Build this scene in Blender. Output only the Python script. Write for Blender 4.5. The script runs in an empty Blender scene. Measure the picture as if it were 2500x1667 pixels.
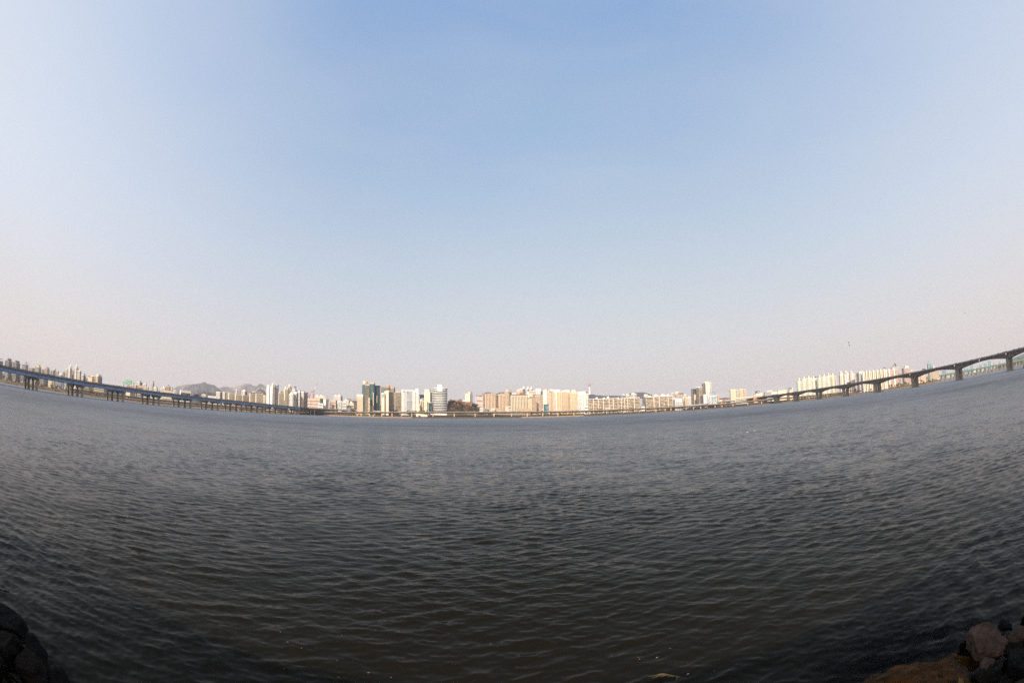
import bpy, bmesh, math, random
import numpy as np
from mathutils import Vector, Matrix, Euler
SC = bpy.context.scene
COL = SC.collection
R = math.radians

# ------------------------------------------------------------------ camera, world, sun, exposure
CAM_H = 4.0                                  # metres above the water
PITCH, ROLL, LENS = R(9.65), R(-0.9), 15.552
cam = bpy.data.cameras.new('camera')
cam.type = 'PANO'
cam.panorama_type = 'FISHEYE_EQUISOLID'
cam.fisheye_lens = LENS
cam.fisheye_fov = R(220)
cam.sensor_width = 36.0
cam.sensor_fit = 'HORIZONTAL'
cam.clip_start = 0.05
cam.clip_end = 60000
cam_o = bpy.data.objects.new('camera', cam)
COL.objects.link(cam_o)
cam_o.location = (0, 0, CAM_H)
cam_o.rotation_euler = (Matrix.Rotation(math.pi/2 + PITCH, 3, 'X') @ Matrix.Rotation(ROLL, 3, 'Z')).to_euler()
SC.camera = cam_o

SUN_EL, SUN_AZ = 30.0, -166.0                # degrees; azimuth clockwise from +Y
world = bpy.data.worlds.new('World')
SC.world = world
world.use_nodes = True
wn, wl = world.node_tree.nodes, world.node_tree.links
wn.clear()
w_out = wn.new('ShaderNodeOutputWorld')
w_bg = wn.new('ShaderNodeBackground')
w_sky = wn.new('ShaderNodeTexSky')
w_sky.sky_type = 'NISHITA'
w_sky.sun_disc = False
w_sky.sun_elevation = R(SUN_EL)
w_sky.sun_rotation = R(SUN_AZ)
w_sky.altitude = 0
w_sky.air_density = 1.0
w_sky.dust_density = 5.0
w_sky.ozone_density = 1.5
# hazy spring air: each channel of the clear sky flattened, paler and warmer towards the horizon
w_sep = wn.new('ShaderNodeSeparateColor'); w_cmb = wn.new('ShaderNodeCombineColor')
wl.new(w_sky.outputs[0], w_sep.inputs[0])
for i_, (ref, gam, out) in enumerate(((0.823, 0.716, 0.26), (1.207, 0.50, 0.43), (2.0, 0.20, 0.70))):
    p_ = wn.new('ShaderNodeMath'); p_.operation = 'POWER'; p_.inputs[1].default_value = gam
    s_ = wn.new('ShaderNodeMath'); s_.operation = 'MULTIPLY'; s_.inputs[1].default_value = out/0.12/ref**gam
    wl.new(w_sep.outputs[i_], p_.inputs[0]); wl.new(p_.outputs[0], s_.inputs[0]); wl.new(s_.outputs[0], w_cmb.inputs[i_])
w_tc = wn.new('ShaderNodeTexCoord'); w_xyz = wn.new('ShaderNodeSeparateXYZ')
wl.new(w_tc.outputs['Generated'], w_xyz.inputs[0])
w_m1 = wn.new('ShaderNodeMath'); w_m1.operation = 'MULTIPLY'; w_m1.inputs[1].default_value = -3.6
w_m2 = wn.new('ShaderNodeMath'); w_m2.operation = 'EXPONENT'
w_m3 = wn.new('ShaderNodeMath'); w_m3.operation = 'MULTIPLY'; w_m3.inputs[1].default_value = 0.9; w_m3.use_clamp = True
wl.new(w_xyz.outputs[2], w_m1.inputs[0]); wl.new(w_m1.outputs[0], w_m2.inputs[0]); wl.new(w_m2.outputs[0], w_m3.inputs[0])
w_mix = wn.new('ShaderNodeMix'); w_mix.data_type = 'RGBA'
wl.new(w_m3.outputs[0], w_mix.inputs[0]); wl.new(w_cmb.outputs[0], w_mix.inputs[6])
w_mix.inputs[7].default_value = (0.80/0.12, 0.69/0.12, 0.655/0.12, 1)
# the air is brighter out towards the west (where the sun stands) and a little to the east
def w_math(op, a, b, clamp=False):
    t = wn.new('ShaderNodeMath'); t.operation = op; t.use_clamp = clamp
    for i_, q_ in enumerate((a, b)):
        if isinstance(q_, (int, float)): t.inputs[i_].default_value = q_
        else: wl.new(q_, t.inputs[i_])
    return t.outputs[0]
w_side = w_math('MAXIMUM', w_math('MULTIPLY', w_xyz.outputs[0], -1.0), w_math('MULTIPLY', w_xyz.outputs[0], 0.84))
w_f = w_math('MULTIPLY', w_math('POWER', w_math('MULTIPLY', w_math('SUBTRACT', w_side, 0.27, True), 1.6, True), 1.6), 0.80, True)
w_mix2 = wn.new('ShaderNodeMix'); w_mix2.data_type = 'RGBA'
wl.new(w_f, w_mix2.inputs[0]); wl.new(w_mix.outputs[2], w_mix2.inputs[6])
w_mix3 = wn.new('ShaderNodeMix'); w_mix3.data_type = 'RGBA'
w_low = wn.new('ShaderNodeMapRange'); w_low.interpolation_type = 'SMOOTHSTEP'
w_low.inputs[1].default_value = 0.02; w_low.inputs[2].default_value = 0.40
wl.new(w_xyz.outputs[2], w_low.inputs[0]); wl.new(w_low.outputs[0], w_mix3.inputs[0])
w_mix3.inputs[6].default_value = (0.83/0.12, 0.745/0.12, 0.69/0.12, 1); w_mix3.inputs[7].default_value = (0.77/0.12, 0.83/0.12, 0.94/0.12, 1)
wl.new(w_mix3.outputs[2], w_mix2.inputs[7])
# thin uneven veils in the haze
w_map = wn.new('ShaderNodeMapping'); w_map.inputs['Scale'].default_value = (1.0, 1.0, 3.2)
wl.new(w_tc.outputs['Generated'], w_map.inputs[0])
w_nz = wn.new('ShaderNodeTexNoise'); w_nz.inputs['Scale'].default_value = 2.4; w_nz.inputs['Detail'].default_value = 4; w_nz.inputs['Distortion'].default_value = 0.6
wl.new(w_map.outputs[0], w_nz.inputs['Vector'])
w_veil = wn.new('ShaderNodeMapRange'); w_veil.inputs[1].default_value = 0.3; w_veil.inputs[2].default_value = 0.7; w_veil.inputs[3].default_value = 0.0; w_veil.inputs[4].default_value = 0.14
wl.new(w_nz.outputs[0], w_veil.inputs[0])
w_mix4 = wn.new('ShaderNodeMix'); w_mix4.data_type = 'RGBA'
wl.new(w_veil.outputs[0], w_mix4.inputs[0]); wl.new(w_mix2.outputs[2], w_mix4.inputs[6])
w_mix4.inputs[7].default_value = (0.70/0.12, 0.71/0.12, 0.74/0.12, 1)
wl.new(w_mix4.outputs[2], w_bg.inputs[0])
wl.new(w_bg.outputs[0], w_out.inputs[0])
w_bg.inputs[1].default_value = 0.12

sun = bpy.data.lights.new('sun', 'SUN')
sun.energy = 5.0
sun.angle = R(0.53)
sun.color = (1.0, 0.895, 0.76)
sun_o = bpy.data.objects.new('sun', sun)
COL.objects.link(sun_o)
sd = Vector((math.sin(R(SUN_AZ))*math.cos(R(SUN_EL)), math.cos(R(SUN_AZ))*math.cos(R(SUN_EL)), math.sin(R(SUN_EL))))
sun_o.rotation_euler = sd.to_track_quat('Z', 'Y').to_euler()

SC.cycles.use_denoising = False
SC.cycles.use_adaptive_sampling = False
SC.view_settings.view_transform = 'Standard'
SC.view_settings.look = 'None'
SC.view_settings.exposure = 0.0
SC.view_settings.gamma = 1.0
SC.view_settings.use_curve_mapping = False

# ------------------------------------------------------------------ helpers
_S, _C = math.sin, math.cos
def look(px, py):
    """Azimuth (clockwise from +Y) and elevation, in radians, of a point surveyed on the photograph."""
    x, y = px - 1250.0, 833.5 - py
    f = LENS/36.0*2500
    r = max(1e-6, math.hypot(x, y))
    th = 2*math.asin(r/(2*f)); s = _S(th)/r
    x, y, z = x*s, y*s, _C(th)
    x, y = x*_C(ROLL) - y*_S(ROLL), x*_S(ROLL) + y*_C(ROLL)
    Z = y*_C(PITCH) + z*_S(PITCH); Y = z*_C(PITCH) - y*_S(PITCH)
    return math.atan2(x, Y), math.asin(max(-1, min(1, Z)))
def spot(px, py, d):
    """World x, y, z of a surveyed point at horizontal distance d."""
    a, e = look(px, py)
    return Vector((d*_S(a), d*_C(a), CAM_H + d*math.tan(e)))

def tag(o, label=None, cat=None, group=None, kind=None):
    if label: o['label'] = label
    if cat: o['category'] = cat
    if group: o['group'] = group
    if kind: o['kind'] = kind
    return o
def empty(name, loc, rz=0.0):
    o = bpy.data.objects.new(name, None)
    o.empty_display_size = 1.0
    COL.objects.link(o); o.location = loc; o.rotation_euler = (0, 0, rz)
    return o
def link_mesh(name, verts, faces, mat, parent=None, smooth=False):
    me = bpy.data.meshes.new(name)
    me.from_pydata(verts, [], faces)
    me.materials.append(mat)
    if smooth: me.polygons.foreach_set('use_smooth', [True]*len(me.polygons))
    o = bpy.data.objects.new(name, me)
    COL.objects.link(o)
    if parent is not None: o.parent = parent
    return o
class MB:
    """Collects boxes, prisms and tubes; build() links them as one mesh object."""
    def __init__(self): self.v, self.f = [], []
    def add(self, vs, fs):
        n = len(self.v); self.v += [tuple(p) for p in vs]; self.f += [tuple(i+n for i in q) for q in fs]
        return self
    def box(self, x0, x1, y0, y1, z0, z1):
        return self.add([(x0,y0,z0),(x1,y0,z0),(x1,y1,z0),(x0,y1,z0),(x0,y0,z1),(x1,y0,z1),(x1,y1,z1),(x0,y1,z1)],
                        [(0,3,2,1),(4,5,6,7),(0,1,5,4),(1,2,6,5),(2,3,7,6),(3,0,4,7)])
    def taper(self, x0, x1, y0, y1, z0, z1, k):
        cx, cy, hx, hy = (x0+x1)/2, (y0+y1)/2, (x1-x0)/2*k, (y1-y0)/2*k
        return self.add([(x0,y0,z0),(x1,y0,z0),(x1,y1,z0),(x0,y1,z0),(cx-hx,cy-hy,z1),(cx+hx,cy-hy,z1),(cx+hx,cy+hy,z1),(cx-hx,cy+hy,z1)],
                        [(0,3,2,1),(4,5,6,7),(0,1,5,4),(1,2,6,5),(2,3,7,6),(3,0,4,7)])
    def lathe(self, prof, n=20, c=(0,0)):
        """prof: (radius, z) from the bottom up; closed at both ends."""
        vs, fs = [], []
        for r, z in prof:
            for i in range(n):
                a = 2*math.pi*i/n; vs.append((c[0]+r*_C(a), c[1]+r*_S(a), z))
        for k in range(len(prof)-1):
            for i in range(n):
                j = (i+1) % n
                fs.append((k*n+i, k*n+j, (k+1)*n+j, (k+1)*n+i))
        fs.append(tuple(range(n-1, -1, -1))); fs.append(tuple(range((len(prof)-1)*n, len(prof)*n)))
        return self.add(vs, fs)
    def bar(self, a, b, r0, r1=None, n=6):
        a, b = Vector(a), Vector(b); r1 = r0 if r1 is None else r1
        q = (b-a).to_track_quat('Z', 'Y'); L = (b-a).length
        vs, fs = [], []
        for r, z in ((r0, 0), (r1, L)):
            for i in range(n):
                t = 2*math.pi*i/n; vs.append(a + q @ Vector((r*_C(t), r*_S(t), z)))
        for i in range(n): j = (i+1) % n; fs.append((i, j, n+j, n+i))
        fs.append(tuple(range(n-1, -1, -1))); fs.append(tuple(range(n, 2*n)))
        return self.add(vs, fs)
    def loft(self, sections):
        """sections: equal-length closed rings of points."""
        n = len(sections[0]); vs = [p for s in sections for p in s]; fs = []
        for k in range(len(sections)-1):
            for i in range(n):
                j = (i+1) % n; fs.append((k*n+i, k*n+j, (k+1)*n+j, (k+1)*n+i))
        fs.append(tuple(range(n-1, -1, -1))); fs.append(tuple(range((len(sections)-1)*n, len(sections)*n)))
        return self.add(vs, fs)
    def build(self, name, mat, parent=None, smooth=False):
        return link_mesh(name, self.v, self.f, mat, parent, smooth)
def copy_tree(o, parent=None):
    c = o.copy(); COL.objects.link(c)
    if parent is not None: c.parent = parent
    for ch in list(o.children): copy_tree(ch, c)
    return c

# ------------------------------------------------------------------ materials
MATS = {}
def nodes_of(m): return m.node_tree.nodes, m.node_tree.links
def new_mat(name):
    m = bpy.data.materials.new(name); m.use_nodes = True
    return m, m.node_tree.nodes, m.node_tree.links, m.node_tree.nodes['Principled BSDF']
def mottled(name, rgb, rough=0.8, var=0.12, scale=0.35, metallic=0.0, spec=0.3, fine=0.0):
    """Plain stuff with uneven colour: weathering streaks and blotches."""
    if name in MATS: return MATS[name]
    m, n, l, b = new_mat(name)
    tc = n.new('ShaderNodeTexCoord')
    mp = n.new('ShaderNodeMapping'); mp.inputs['Scale'].default_value = (1, 1, 0.35)
    l.new(tc.outputs['Object'], mp.inputs[0])
    nz = n.new('ShaderNodeTexNoise'); nz.inputs['Scale'].default_value = scale; nz.inputs['Detail'].default_value = 6; nz.inputs['Roughness'].default_value = 0.65
    l.new(mp.outputs[0], nz.inputs['Vector'])
    mr = n.new('ShaderNodeMapRange'); mr.inputs[1].default_value = 0.25; mr.inputs[2].default_value = 0.75
    mr.inputs[3].default_value = 1-var*1.6; mr.inputs[4].default_value = 1+var
    l.new(nz.outputs[0], mr.inputs[0])
    mx = n.new('ShaderNodeVectorMath'); mx.operation = 'SCALE'; mx.inputs[0].default_value = rgb
    l.new(mr.outputs[0], mx.inputs['Scale'])
    l.new(mx.outputs[0], b.inputs['Base Color'])
    b.inputs['Roughness'].default_value = rough; b.inputs['Metallic'].default_value = metallic
    b.inputs['Specular IOR Level'].default_value = spec
    MATS[name] = m
    return m
# ------------------------------------------------------------------ haze, water
def make_haze():
    m = bpy.data.materials.new('haze_air'); m.use_nodes = True
    n, l = nodes_of(m); n.clear()
    out = n.new('ShaderNodeOutputMaterial'); v = n.new('ShaderNodeVolumePrincipled')
    v.inputs['Color'].default_value = (0.90, 0.92, 0.96, 1)
    v.inputs['Density'].default_value = HAZE_D
    v.inputs['Anisotropy'].default_value = 0.0
    l.new(v.outputs[0], out.inputs['Volume'])
    o = MB().box(-13000, 13000, -6000, 13500, -6, 430).build('haze', m)
    tag(o, kind='stuff'); o.display_type = 'WIRE'
HAZE_D = 9.0e-5
make_haze()

def make_water():
    m, n, l, b = new_mat('river_water')
    geo = n.new('ShaderNodeNewGeometry')
    def noise(scale, detail=2.0, stretch=(1, 1, 1)):
        mp = n.new('ShaderNodeMapping'); mp.inputs['Scale'].default_value = stretch
        l.new(geo.outputs['Position'], mp.inputs[0])
        t = n.new('ShaderNodeTexNoise'); t.inputs['Scale'].default_value = scale; t.inputs['Detail'].default_value = detail
        l.new(mp.outputs[0], t.inputs['Vector'])
        return t
    def vm(op, a, c=None, s=None):
        t = n.new('ShaderNodeVectorMath'); t.operation = op
        for i, q in ((0, a), (1, c)):
            if q is None: continue
            if isinstance(q, (tuple, list)): t.inputs[i].default_value = q
            else: l.new(q, t.inputs[i])
        if s is not None:
            if isinstance(s, (int, float)): t.inputs['Scale'].default_value = s
            else: l.new(s, t.inputs['Scale'])
        return t.outputs[0]
    # slopes of the ripples, as noise: (scale, detail, strength, stretch)
    acc = None
    for sc, de, amp, st in ((5.0, 2, 0.50, (0.5, 1, 1)), (1.6, 3, 0.60, (0.45, 1, 1)), (0.45, 2, 0.30, (0.4, 1, 1))):
        t = noise(sc, de, st)
        q = vm('SCALE', vm('SUBTRACT', t.outputs['Color'], (0.5, 0.5, 0.5)), None, amp)
        acc = q if acc is None else vm('ADD', acc, q)
    # gusts: calmer and rougher patches
    g = noise(0.012, 4, (0.5, 1.6, 1)); 
    mr = n.new('ShaderNodeMapRange'); mr.inputs[1].default_value = 0.35; mr.inputs[2].default_value = 0.65; mr.inputs[3].default_value = 0.75; mr.inputs[4].default_value = 1.25
    l.new(g.outputs[0], mr.inputs[0])
    # near the bank the wave mesh itself carries most of the slope
    dst = n.new('ShaderNodeVectorMath'); dst.operation = 'LENGTH'; l.new(geo.outputs['Position'], dst.inputs[0])
    nr_ = n.new('ShaderNodeMapRange'); nr_.inputs[1].default_value = 6; nr_.inputs[2].default_value = 60; nr_.inputs[3].default_value = 0.16; nr_.inputs[4].default_value = 1.0
    l.new(dst.outputs['Value'], nr_.inputs[0])
    gm = n.new('ShaderNodeMath'); gm.operation = 'MULTIPLY'; l.new(mr.outputs[0], gm.inputs[0]); l.new(nr_.outputs[0], gm.inputs[1])
    acc = vm('SCALE', vm('MULTIPLY', acc, (0.75, 1.15, 0.0)), None, gm.outputs[0])
    nrm = vm('NORMALIZE', vm('ADD', geo.outputs['Normal'], acc))
    # ripples too small to see one by one far out are roughness there
    rg = n.new('ShaderNodeMapRange'); rg.inputs[1].default_value = 14; rg.inputs[2].default_value = 170; rg.inputs[3].default_value = 0.10; rg.inputs[4].default_value = FAR_ROUGH
    l.new(dst.outputs['Value'], rg.inputs[0]); l.new(rg.outputs[0], b.inputs['Roughness'])
    l.new(nrm, b.inputs['Normal'])
    b.inputs['Base Color'].default_value = (0.0098, 0.0085, 0.0050, 1); b.inputs['IOR'].default_value = WATER_IOR
    fr = n.new('ShaderNodeFresnel'); fr.inputs[0].default_value = WATER_IOR; l.new(nrm, fr.inputs['Normal'])
    gl = n.new('ShaderNodeBsdfGlossy'); gl.inputs['Roughness'].default_value = 0.1; l.new(nrm, gl.inputs['Normal'])
    # clear shallows over the boulders at both corners: the murk thins out there
    clear = None
    for cx, cy, r0, r1, mx_ in ((5.35, 2.45, 1.25, 2.6, 0.85), (-6.6, 1.4, 0.6, 1.4, 0.7)):
        dv = n.new('ShaderNodeVectorMath'); dv.operation = 'DISTANCE'; l.new(geo.outputs['Position'], dv.inputs[0]); dv.inputs[1].default_value = (cx, cy, 0)
        q = n.new('ShaderNodeMapRange'); q.interpolation_type = 'SMOOTHSTEP'; q.inputs[1].default_value = r0; q.inputs[2].default_value = r1; q.inputs[3].default_value = mx_; q.inputs[4].default_value = 0.0
        l.new(dv.outputs['Value'], q.inputs[0])
        if clear is None: clear = q.outputs[0]
        else:
            t = n.new('ShaderNodeMath'); t.operation = 'MAXIMUM'; l.new(clear, t.inputs[0]); l.new(q.outputs[0], t.inputs[1]); clear = t.outputs[0]
    tr = n.new('ShaderNodeBsdfTransparent'); tr.inputs['Color'].default_value = (0.72, 0.60, 0.40, 1)
    sh = n.new('ShaderNodeMixShader'); l.new(fr.outputs[0], sh.inputs[0]); l.new(tr.outputs[0], sh.inputs[1]); l.new(gl.outputs[0], sh.inputs[2])
    ms = n.new('ShaderNodeMixShader'); l.new(clear, ms.inputs[0]); l.new(b.outputs[0], ms.inputs[1]); l.new(sh.outputs[0], ms.inputs[2])
    # far out the steep little facets turned this way mirror the higher sky; wind rows vary how many there are
    w1 = noise(0.045, 4, (0.35, 1, 1)); w2 = noise(0.3, 3, (0.45, 1, 1))
    wa = n.new('ShaderNodeMath'); wa.operation = 'ADD'; l.new(w1.outputs[0], wa.inputs[0]); l.new(w2.outputs[0], wa.inputs[1])
    wr = n.new('ShaderNodeMapRange'); wr.inputs[1].default_value = 0.80; wr.inputs[2].default_value = 1.20; wr.inputs[3].default_value = 0.62; wr.inputs[4].default_value = 1.38
    l.new(wa.outputs[0], wr.inputs[0])
    ff = n.new('ShaderNodeMapRange'); ff.inputs[1].default_value = 1.30; ff.inputs[2].default_value = 2.95; ff.inputs[3].default_value = 0.0; ff.inputs[4].default_value = 0.42
    lg = n.new('ShaderNodeMath'); lg.operation = 'LOGARITHM'; lg.inputs[1].default_value = 10.0; l.new(dst.outputs['Value'], lg.inputs[0]); l.new(lg.outputs[0], ff.inputs[0])
    fm = n.new('ShaderNodeMath'); fm.operation = 'MULTIPLY'; l.new(ff.outputs[0], fm.inputs[0]); l.new(wr.outputs[0], fm.inputs[1])
    g2 = n.new('ShaderNodeBsdfGlossy'); g2.inputs['Roughness'].default_value = 0.6; g2.inputs['Color'].default_value = (0.51, 0.555, 0.61, 1); l.new(nrm, g2.inputs['Normal'])
    fx = n.new('ShaderNodeMixShader'); l.new(fm.outputs[0], fx.inputs[0]); l.new(ms.outputs[0], fx.inputs[1]); l.new(g2.outputs[0], fx.inputs[2])
    l.new(fx.outputs[0], n['Material Output'].inputs['Surface'])
    # the river surface: rings round the bank, finer near it, with real waves
    rng = np.random.default_rng(11)
    rs = [1.2]
    while rs[-1] < 12500:
        r_ = rs[-1]; rs.append(r_ + max(0.036, r_*(0.0024 if r_ < 150 else min(0.0024 + (r_-150)*4e-6, 0.0042) if r_ < 900 else 0.02)))
    rs = np.array(rs); dr = np.gradient(rs)
    az = np.arange(R(-112), R(112), 0.0044)
    A, RR = np.meshgrid(az, rs)
    X, Y = RR*np.sin(A), RR*np.cos(A)
    Z = np.zeros_like(X); DX = np.zeros_like(X); DY = np.zeros_like(X)
    nw = 110
    lam = np.exp(rng.uniform(math.log(0.12), math.log(0.9), nw))
    th = rng.normal(R(-96), R(37), nw)
    lam[:24] = np.exp(rng.uniform(math.log(1.6), math.log(6.5), 24))
    ph = rng.uniform(0, 6.283, nw)
    sl = WAVE_SLOPE*np.where(lam > 1.5, 0.24, np.where(lam > 0.75, 0.8, 1.0))
    # patches of stronger and weaker ripples, and a second crossing train of waves
    G = 1 + 0.15*np.sin(X*0.55+1.3+0.8*np.sin(Y*0.21)) + 0.12*np.sin(Y*0.37+X*0.18+0.4) + 0.10*np.sin(X*0.12-Y*0.15+2.0)
    th[::4] = rng.normal(R(-66), R(26), len(th[::4]))
    for i in range(nw):
        k = 6.2832/lam[i]; kx, ky = k*math.cos(th[i]), k*math.sin(th[i])
        fade = np.clip((lam[i]/dr - 2.2)/2.5, 0, 1)
        rows = np.nonzero(fade > 0)[0]
        if len(rows) == 0: continue
        e = rows[-1] + 1
        p = kx*X[:e] + ky*Y[:e] + ph[i]
        a = (sl/k)[i]*fade[:e, None]*G[:e] if np.ndim(sl) else (sl/k)*fade[:e, None]*G[:e]
        Z[:e] += a*np.cos(p)
        DX[:e] -= 0.85*a*math.cos(th[i])*np.sin(p); DY[:e] -= 0.85*a*math.sin(th[i])*np.sin(p)
    V = np.stack([X+DX, Y+DY, Z], -1).reshape(-1, 3)
    nr, nc = X.shape
    i0 = (np.arange(nr-1)[:, None]*nc + np.arange(nc-1)[None, :]).reshape(-1)
    F = np.stack([i0, i0+1, i0+nc+1, i0+nc], -1)[:, ::-1].copy() if FLIP else np.stack([i0, i0+1, i0+nc+1, i0+nc], -1)
    me = bpy.data.meshes.new('river_water')
    me.vertices.add(len(V)); me.vertices.foreach_set('co', V.astype(np.float32).ravel())
    me.loops.add(F.size); me.loops.foreach_set('vertex_index', F.astype(np.int32).ravel())
    me.polygons.add(len(F)); me.polygons.foreach_set('loop_start', np.arange(0, F.size, 4, dtype=np.int32))
    me.polygons.foreach_set('use_smooth', np.ones(len(F), dtype=bool))
    me.update(calc_edges=True); me.validate()
    me.materials.append(m)
    o = bpy.data.objects.new('river_water', me); COL.objects.link(o)
    tag(o, kind='structure')
FLIP = False
WAVE_SLOPE = 0.021
WATER_IOR = 1.115
FAR_ROUGH = 0.41
make_water()
# ------------------------------------------------------------------ land
def interp(tab, x):
    if x <= tab[0][0]: return tab[0][1]
    for (a, p), (b, q) in zip(tab, tab[1:]):
        if x <= b: return p + (q-p)*(x-a)/(b-a)
    return tab[-1][1]
SHORE = [(-110, 900), (-75, 880), (-65, 875), (-55, 880), (-48, 930), (-40, 980), (-30, 1000), (-21, 985), (-12, 938), (-4, 922), (3, 925),
         (12, 938), (22, 975), (33, 1050), (44, 1075), (52, 1060), (56.5, 1120), (57.5, 1500), (59, 2300), (66, 2200), (70, 1950), (80, 1900), (110, 1900)]
def shore(az_deg): return interp(SHORE, az_deg)
def polar(az_deg, d, z=0.0): return Vector((d*_S(R(az_deg)), d*_C(R(az_deg)), z))

def ground_mat():
    m, n, l, b = new_mat('river_bank_ground')
    geo = n.new('ShaderNodeNewGeometry')
    t1 = n.new('ShaderNodeTexNoise'); t1.inputs['Scale'].default_value = 0.018; t1.inputs['Detail'].default_value = 5
    t2 = n.new('ShaderNodeTexNoise'); t2.inputs['Scale'].default_value = 0.25; t2.inputs['Detail'].default_value = 6
    l.new(geo.outputs['Position'], t1.inputs['Vector']); l.new(geo.outputs['Position'], t2.inputs['Vector'])
    r1 = n.new('ShaderNodeValToRGB')
    r1.color_ramp.elements[0].position = 0.36; r1.color_ramp.elements[0].color = (0.15, 0.10, 0.062, 1)
    r1.color_ramp.elements[1].position = 0.64; r1.color_ramp.elements[1].color = (0.09, 0.078, 0.042, 1)
    e = r1.color_ramp.elements.new(0.5); e.color = (0.20, 0.145, 0.085, 1)
    l.new(t1.outputs[0], r1.inputs[0])
    mr = n.new('ShaderNodeMapRange'); mr.inputs[1].default_value = 0.3; mr.inputs[2].default_value = 0.7; mr.inputs[3].default_value = 0.6; mr.inputs[4].default_value = 1.3
    l.new(t2.outputs[0], mr.inputs[0])
    mx = n.new('ShaderNodeVectorMath'); mx.operation = 'SCALE'
    l.new(r1.outputs[0], mx.inputs[0]); l.new(mr.outputs[0], mx.inputs['Scale'])
    l.new(mx.outputs[0], b.inputs['Base Color']); b.inputs['Roughness'].default_value = 0.95; b.inputs['Specular IOR Level'].default_value = 0.1
    return m
M_GROUND = ground_mat()
random.seed(5)
def hill_h(x, y):
    """Wooded park hill behind the viaduct, and the gentle rise behind the first rows of blocks."""
    h = 0
    for px, d, hh, sr, st in ((1133, 1050, 15, 50, 75), (1104, 1045, 11, 45, 45), (1045, 1075, 13, 45, 60), (1230, 1150, 14, 60, 200), (820, 1500, 30, 200, 260)):
        a, _ = look(px, 1000); c = Vector((d*_S(a), d*_C(a)))
        e = Vector((_S(a), _C(a))); q = Vector((x, y)) - c
        u, v = q.dot(e), q.dot(Vector((e.y, -e.x)))
        h += hh*math.exp(-(u/sr)**2 - (v/st)**2)
    return h
PROFILE = [(0, -1.2), (3, 0.25), (9, 1.3), (16, 2.4), (30, 3.2), (55, 5.5), (75, 6.0), (95, 6.2), (120, 6.4), (150, 6.6), (200, 7), (300, 8), (450, 9), (700, 10), (1100, 12), (1800, 14), (3000, 18), (5200, 20), (8600, 20), (10300, 18)]
def ground_z(x, y):
    a = math.degrees(math.atan2(x, y)); d = math.hypot(x, y)
    return interp(PROFILE, d - shore(a)) + hill_h(x, y)
def make_ground():
    vs, fs = [], []
    azs = np.arange(-108, 108.01, 0.4)
    for a in azs:
        D = shore(a)
        for (o, z) in PROFILE:
            j = random.uniform(-0.25, 0.25) if 0 < o < 60 else 0
            p = polar(a, D + o + (random.uniform(-1.5, 1.5) if 0 < o < 40 else 0))
            vs.append((p.x, p.y, z + j + (hill_h(p.x, p.y) if o > 40 else 0)))
    k = len(PROFILE)
    for i in range(len(azs)-1):
        for j in range(k-1):
            fs.append((i*k+j, (i+1)*k+j, (i+1)*k+j+1, i*k+j+1))
    o = link_mesh('far_bank_ground', vs, fs, M_GROUND, smooth=True); tag(o, kind='structure')
make_ground()
M_REVET = mottled('shaded_revetment_stone', (0.075, 0.058, 0.045), 0.95, 0.35, 0.6)  # shadow on the revetment is put into this dark stone colour
M_SAND = mottled('bank_sand', (0.32, 0.23, 0.14), 0.95, 0.25, 0.2)
def bank_strip(name, a0, a1, mat, z1=2.7, off=-1.2):
    vs, fs = [], []
    azs = np.arange(a0, a1+0.01, 0.25)
    for a in azs:
        D = shore(a) + off
        for o, z in ((0, -1.0), (1.2, 0.4), (4.5, z1), (9.0, z1+0.3), (13, z1-1.4)):
            p = polar(a, D+o+random.uniform(-0.3, 0.3)); vs.append((p.x, p.y, z+random.uniform(-0.15, 0.15)))
    for i in range(len(azs)-1):
        for j in range(4): fs.append((i*5+j, (i+1)*5+j, (i+1)*5+j+1, i*5+j+1))
    tag(link_mesh(name, vs, fs, mat), kind='structure')
bank_strip('stone_embankment', -13.0, 0.9, M_REVET)
bank_strip('stone_embankment', 9.3, 18.2, M_REVET, 2.9)
bank_strip('sand_bank', -24, -13.2, M_SAND, 1.9)
bank_strip('sand_bank', 1.1, 9.1, M_SAND, 2.0)
bank_strip('stone_embankment', 22.0, 31.0, M_REVET, 2.0)

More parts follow.
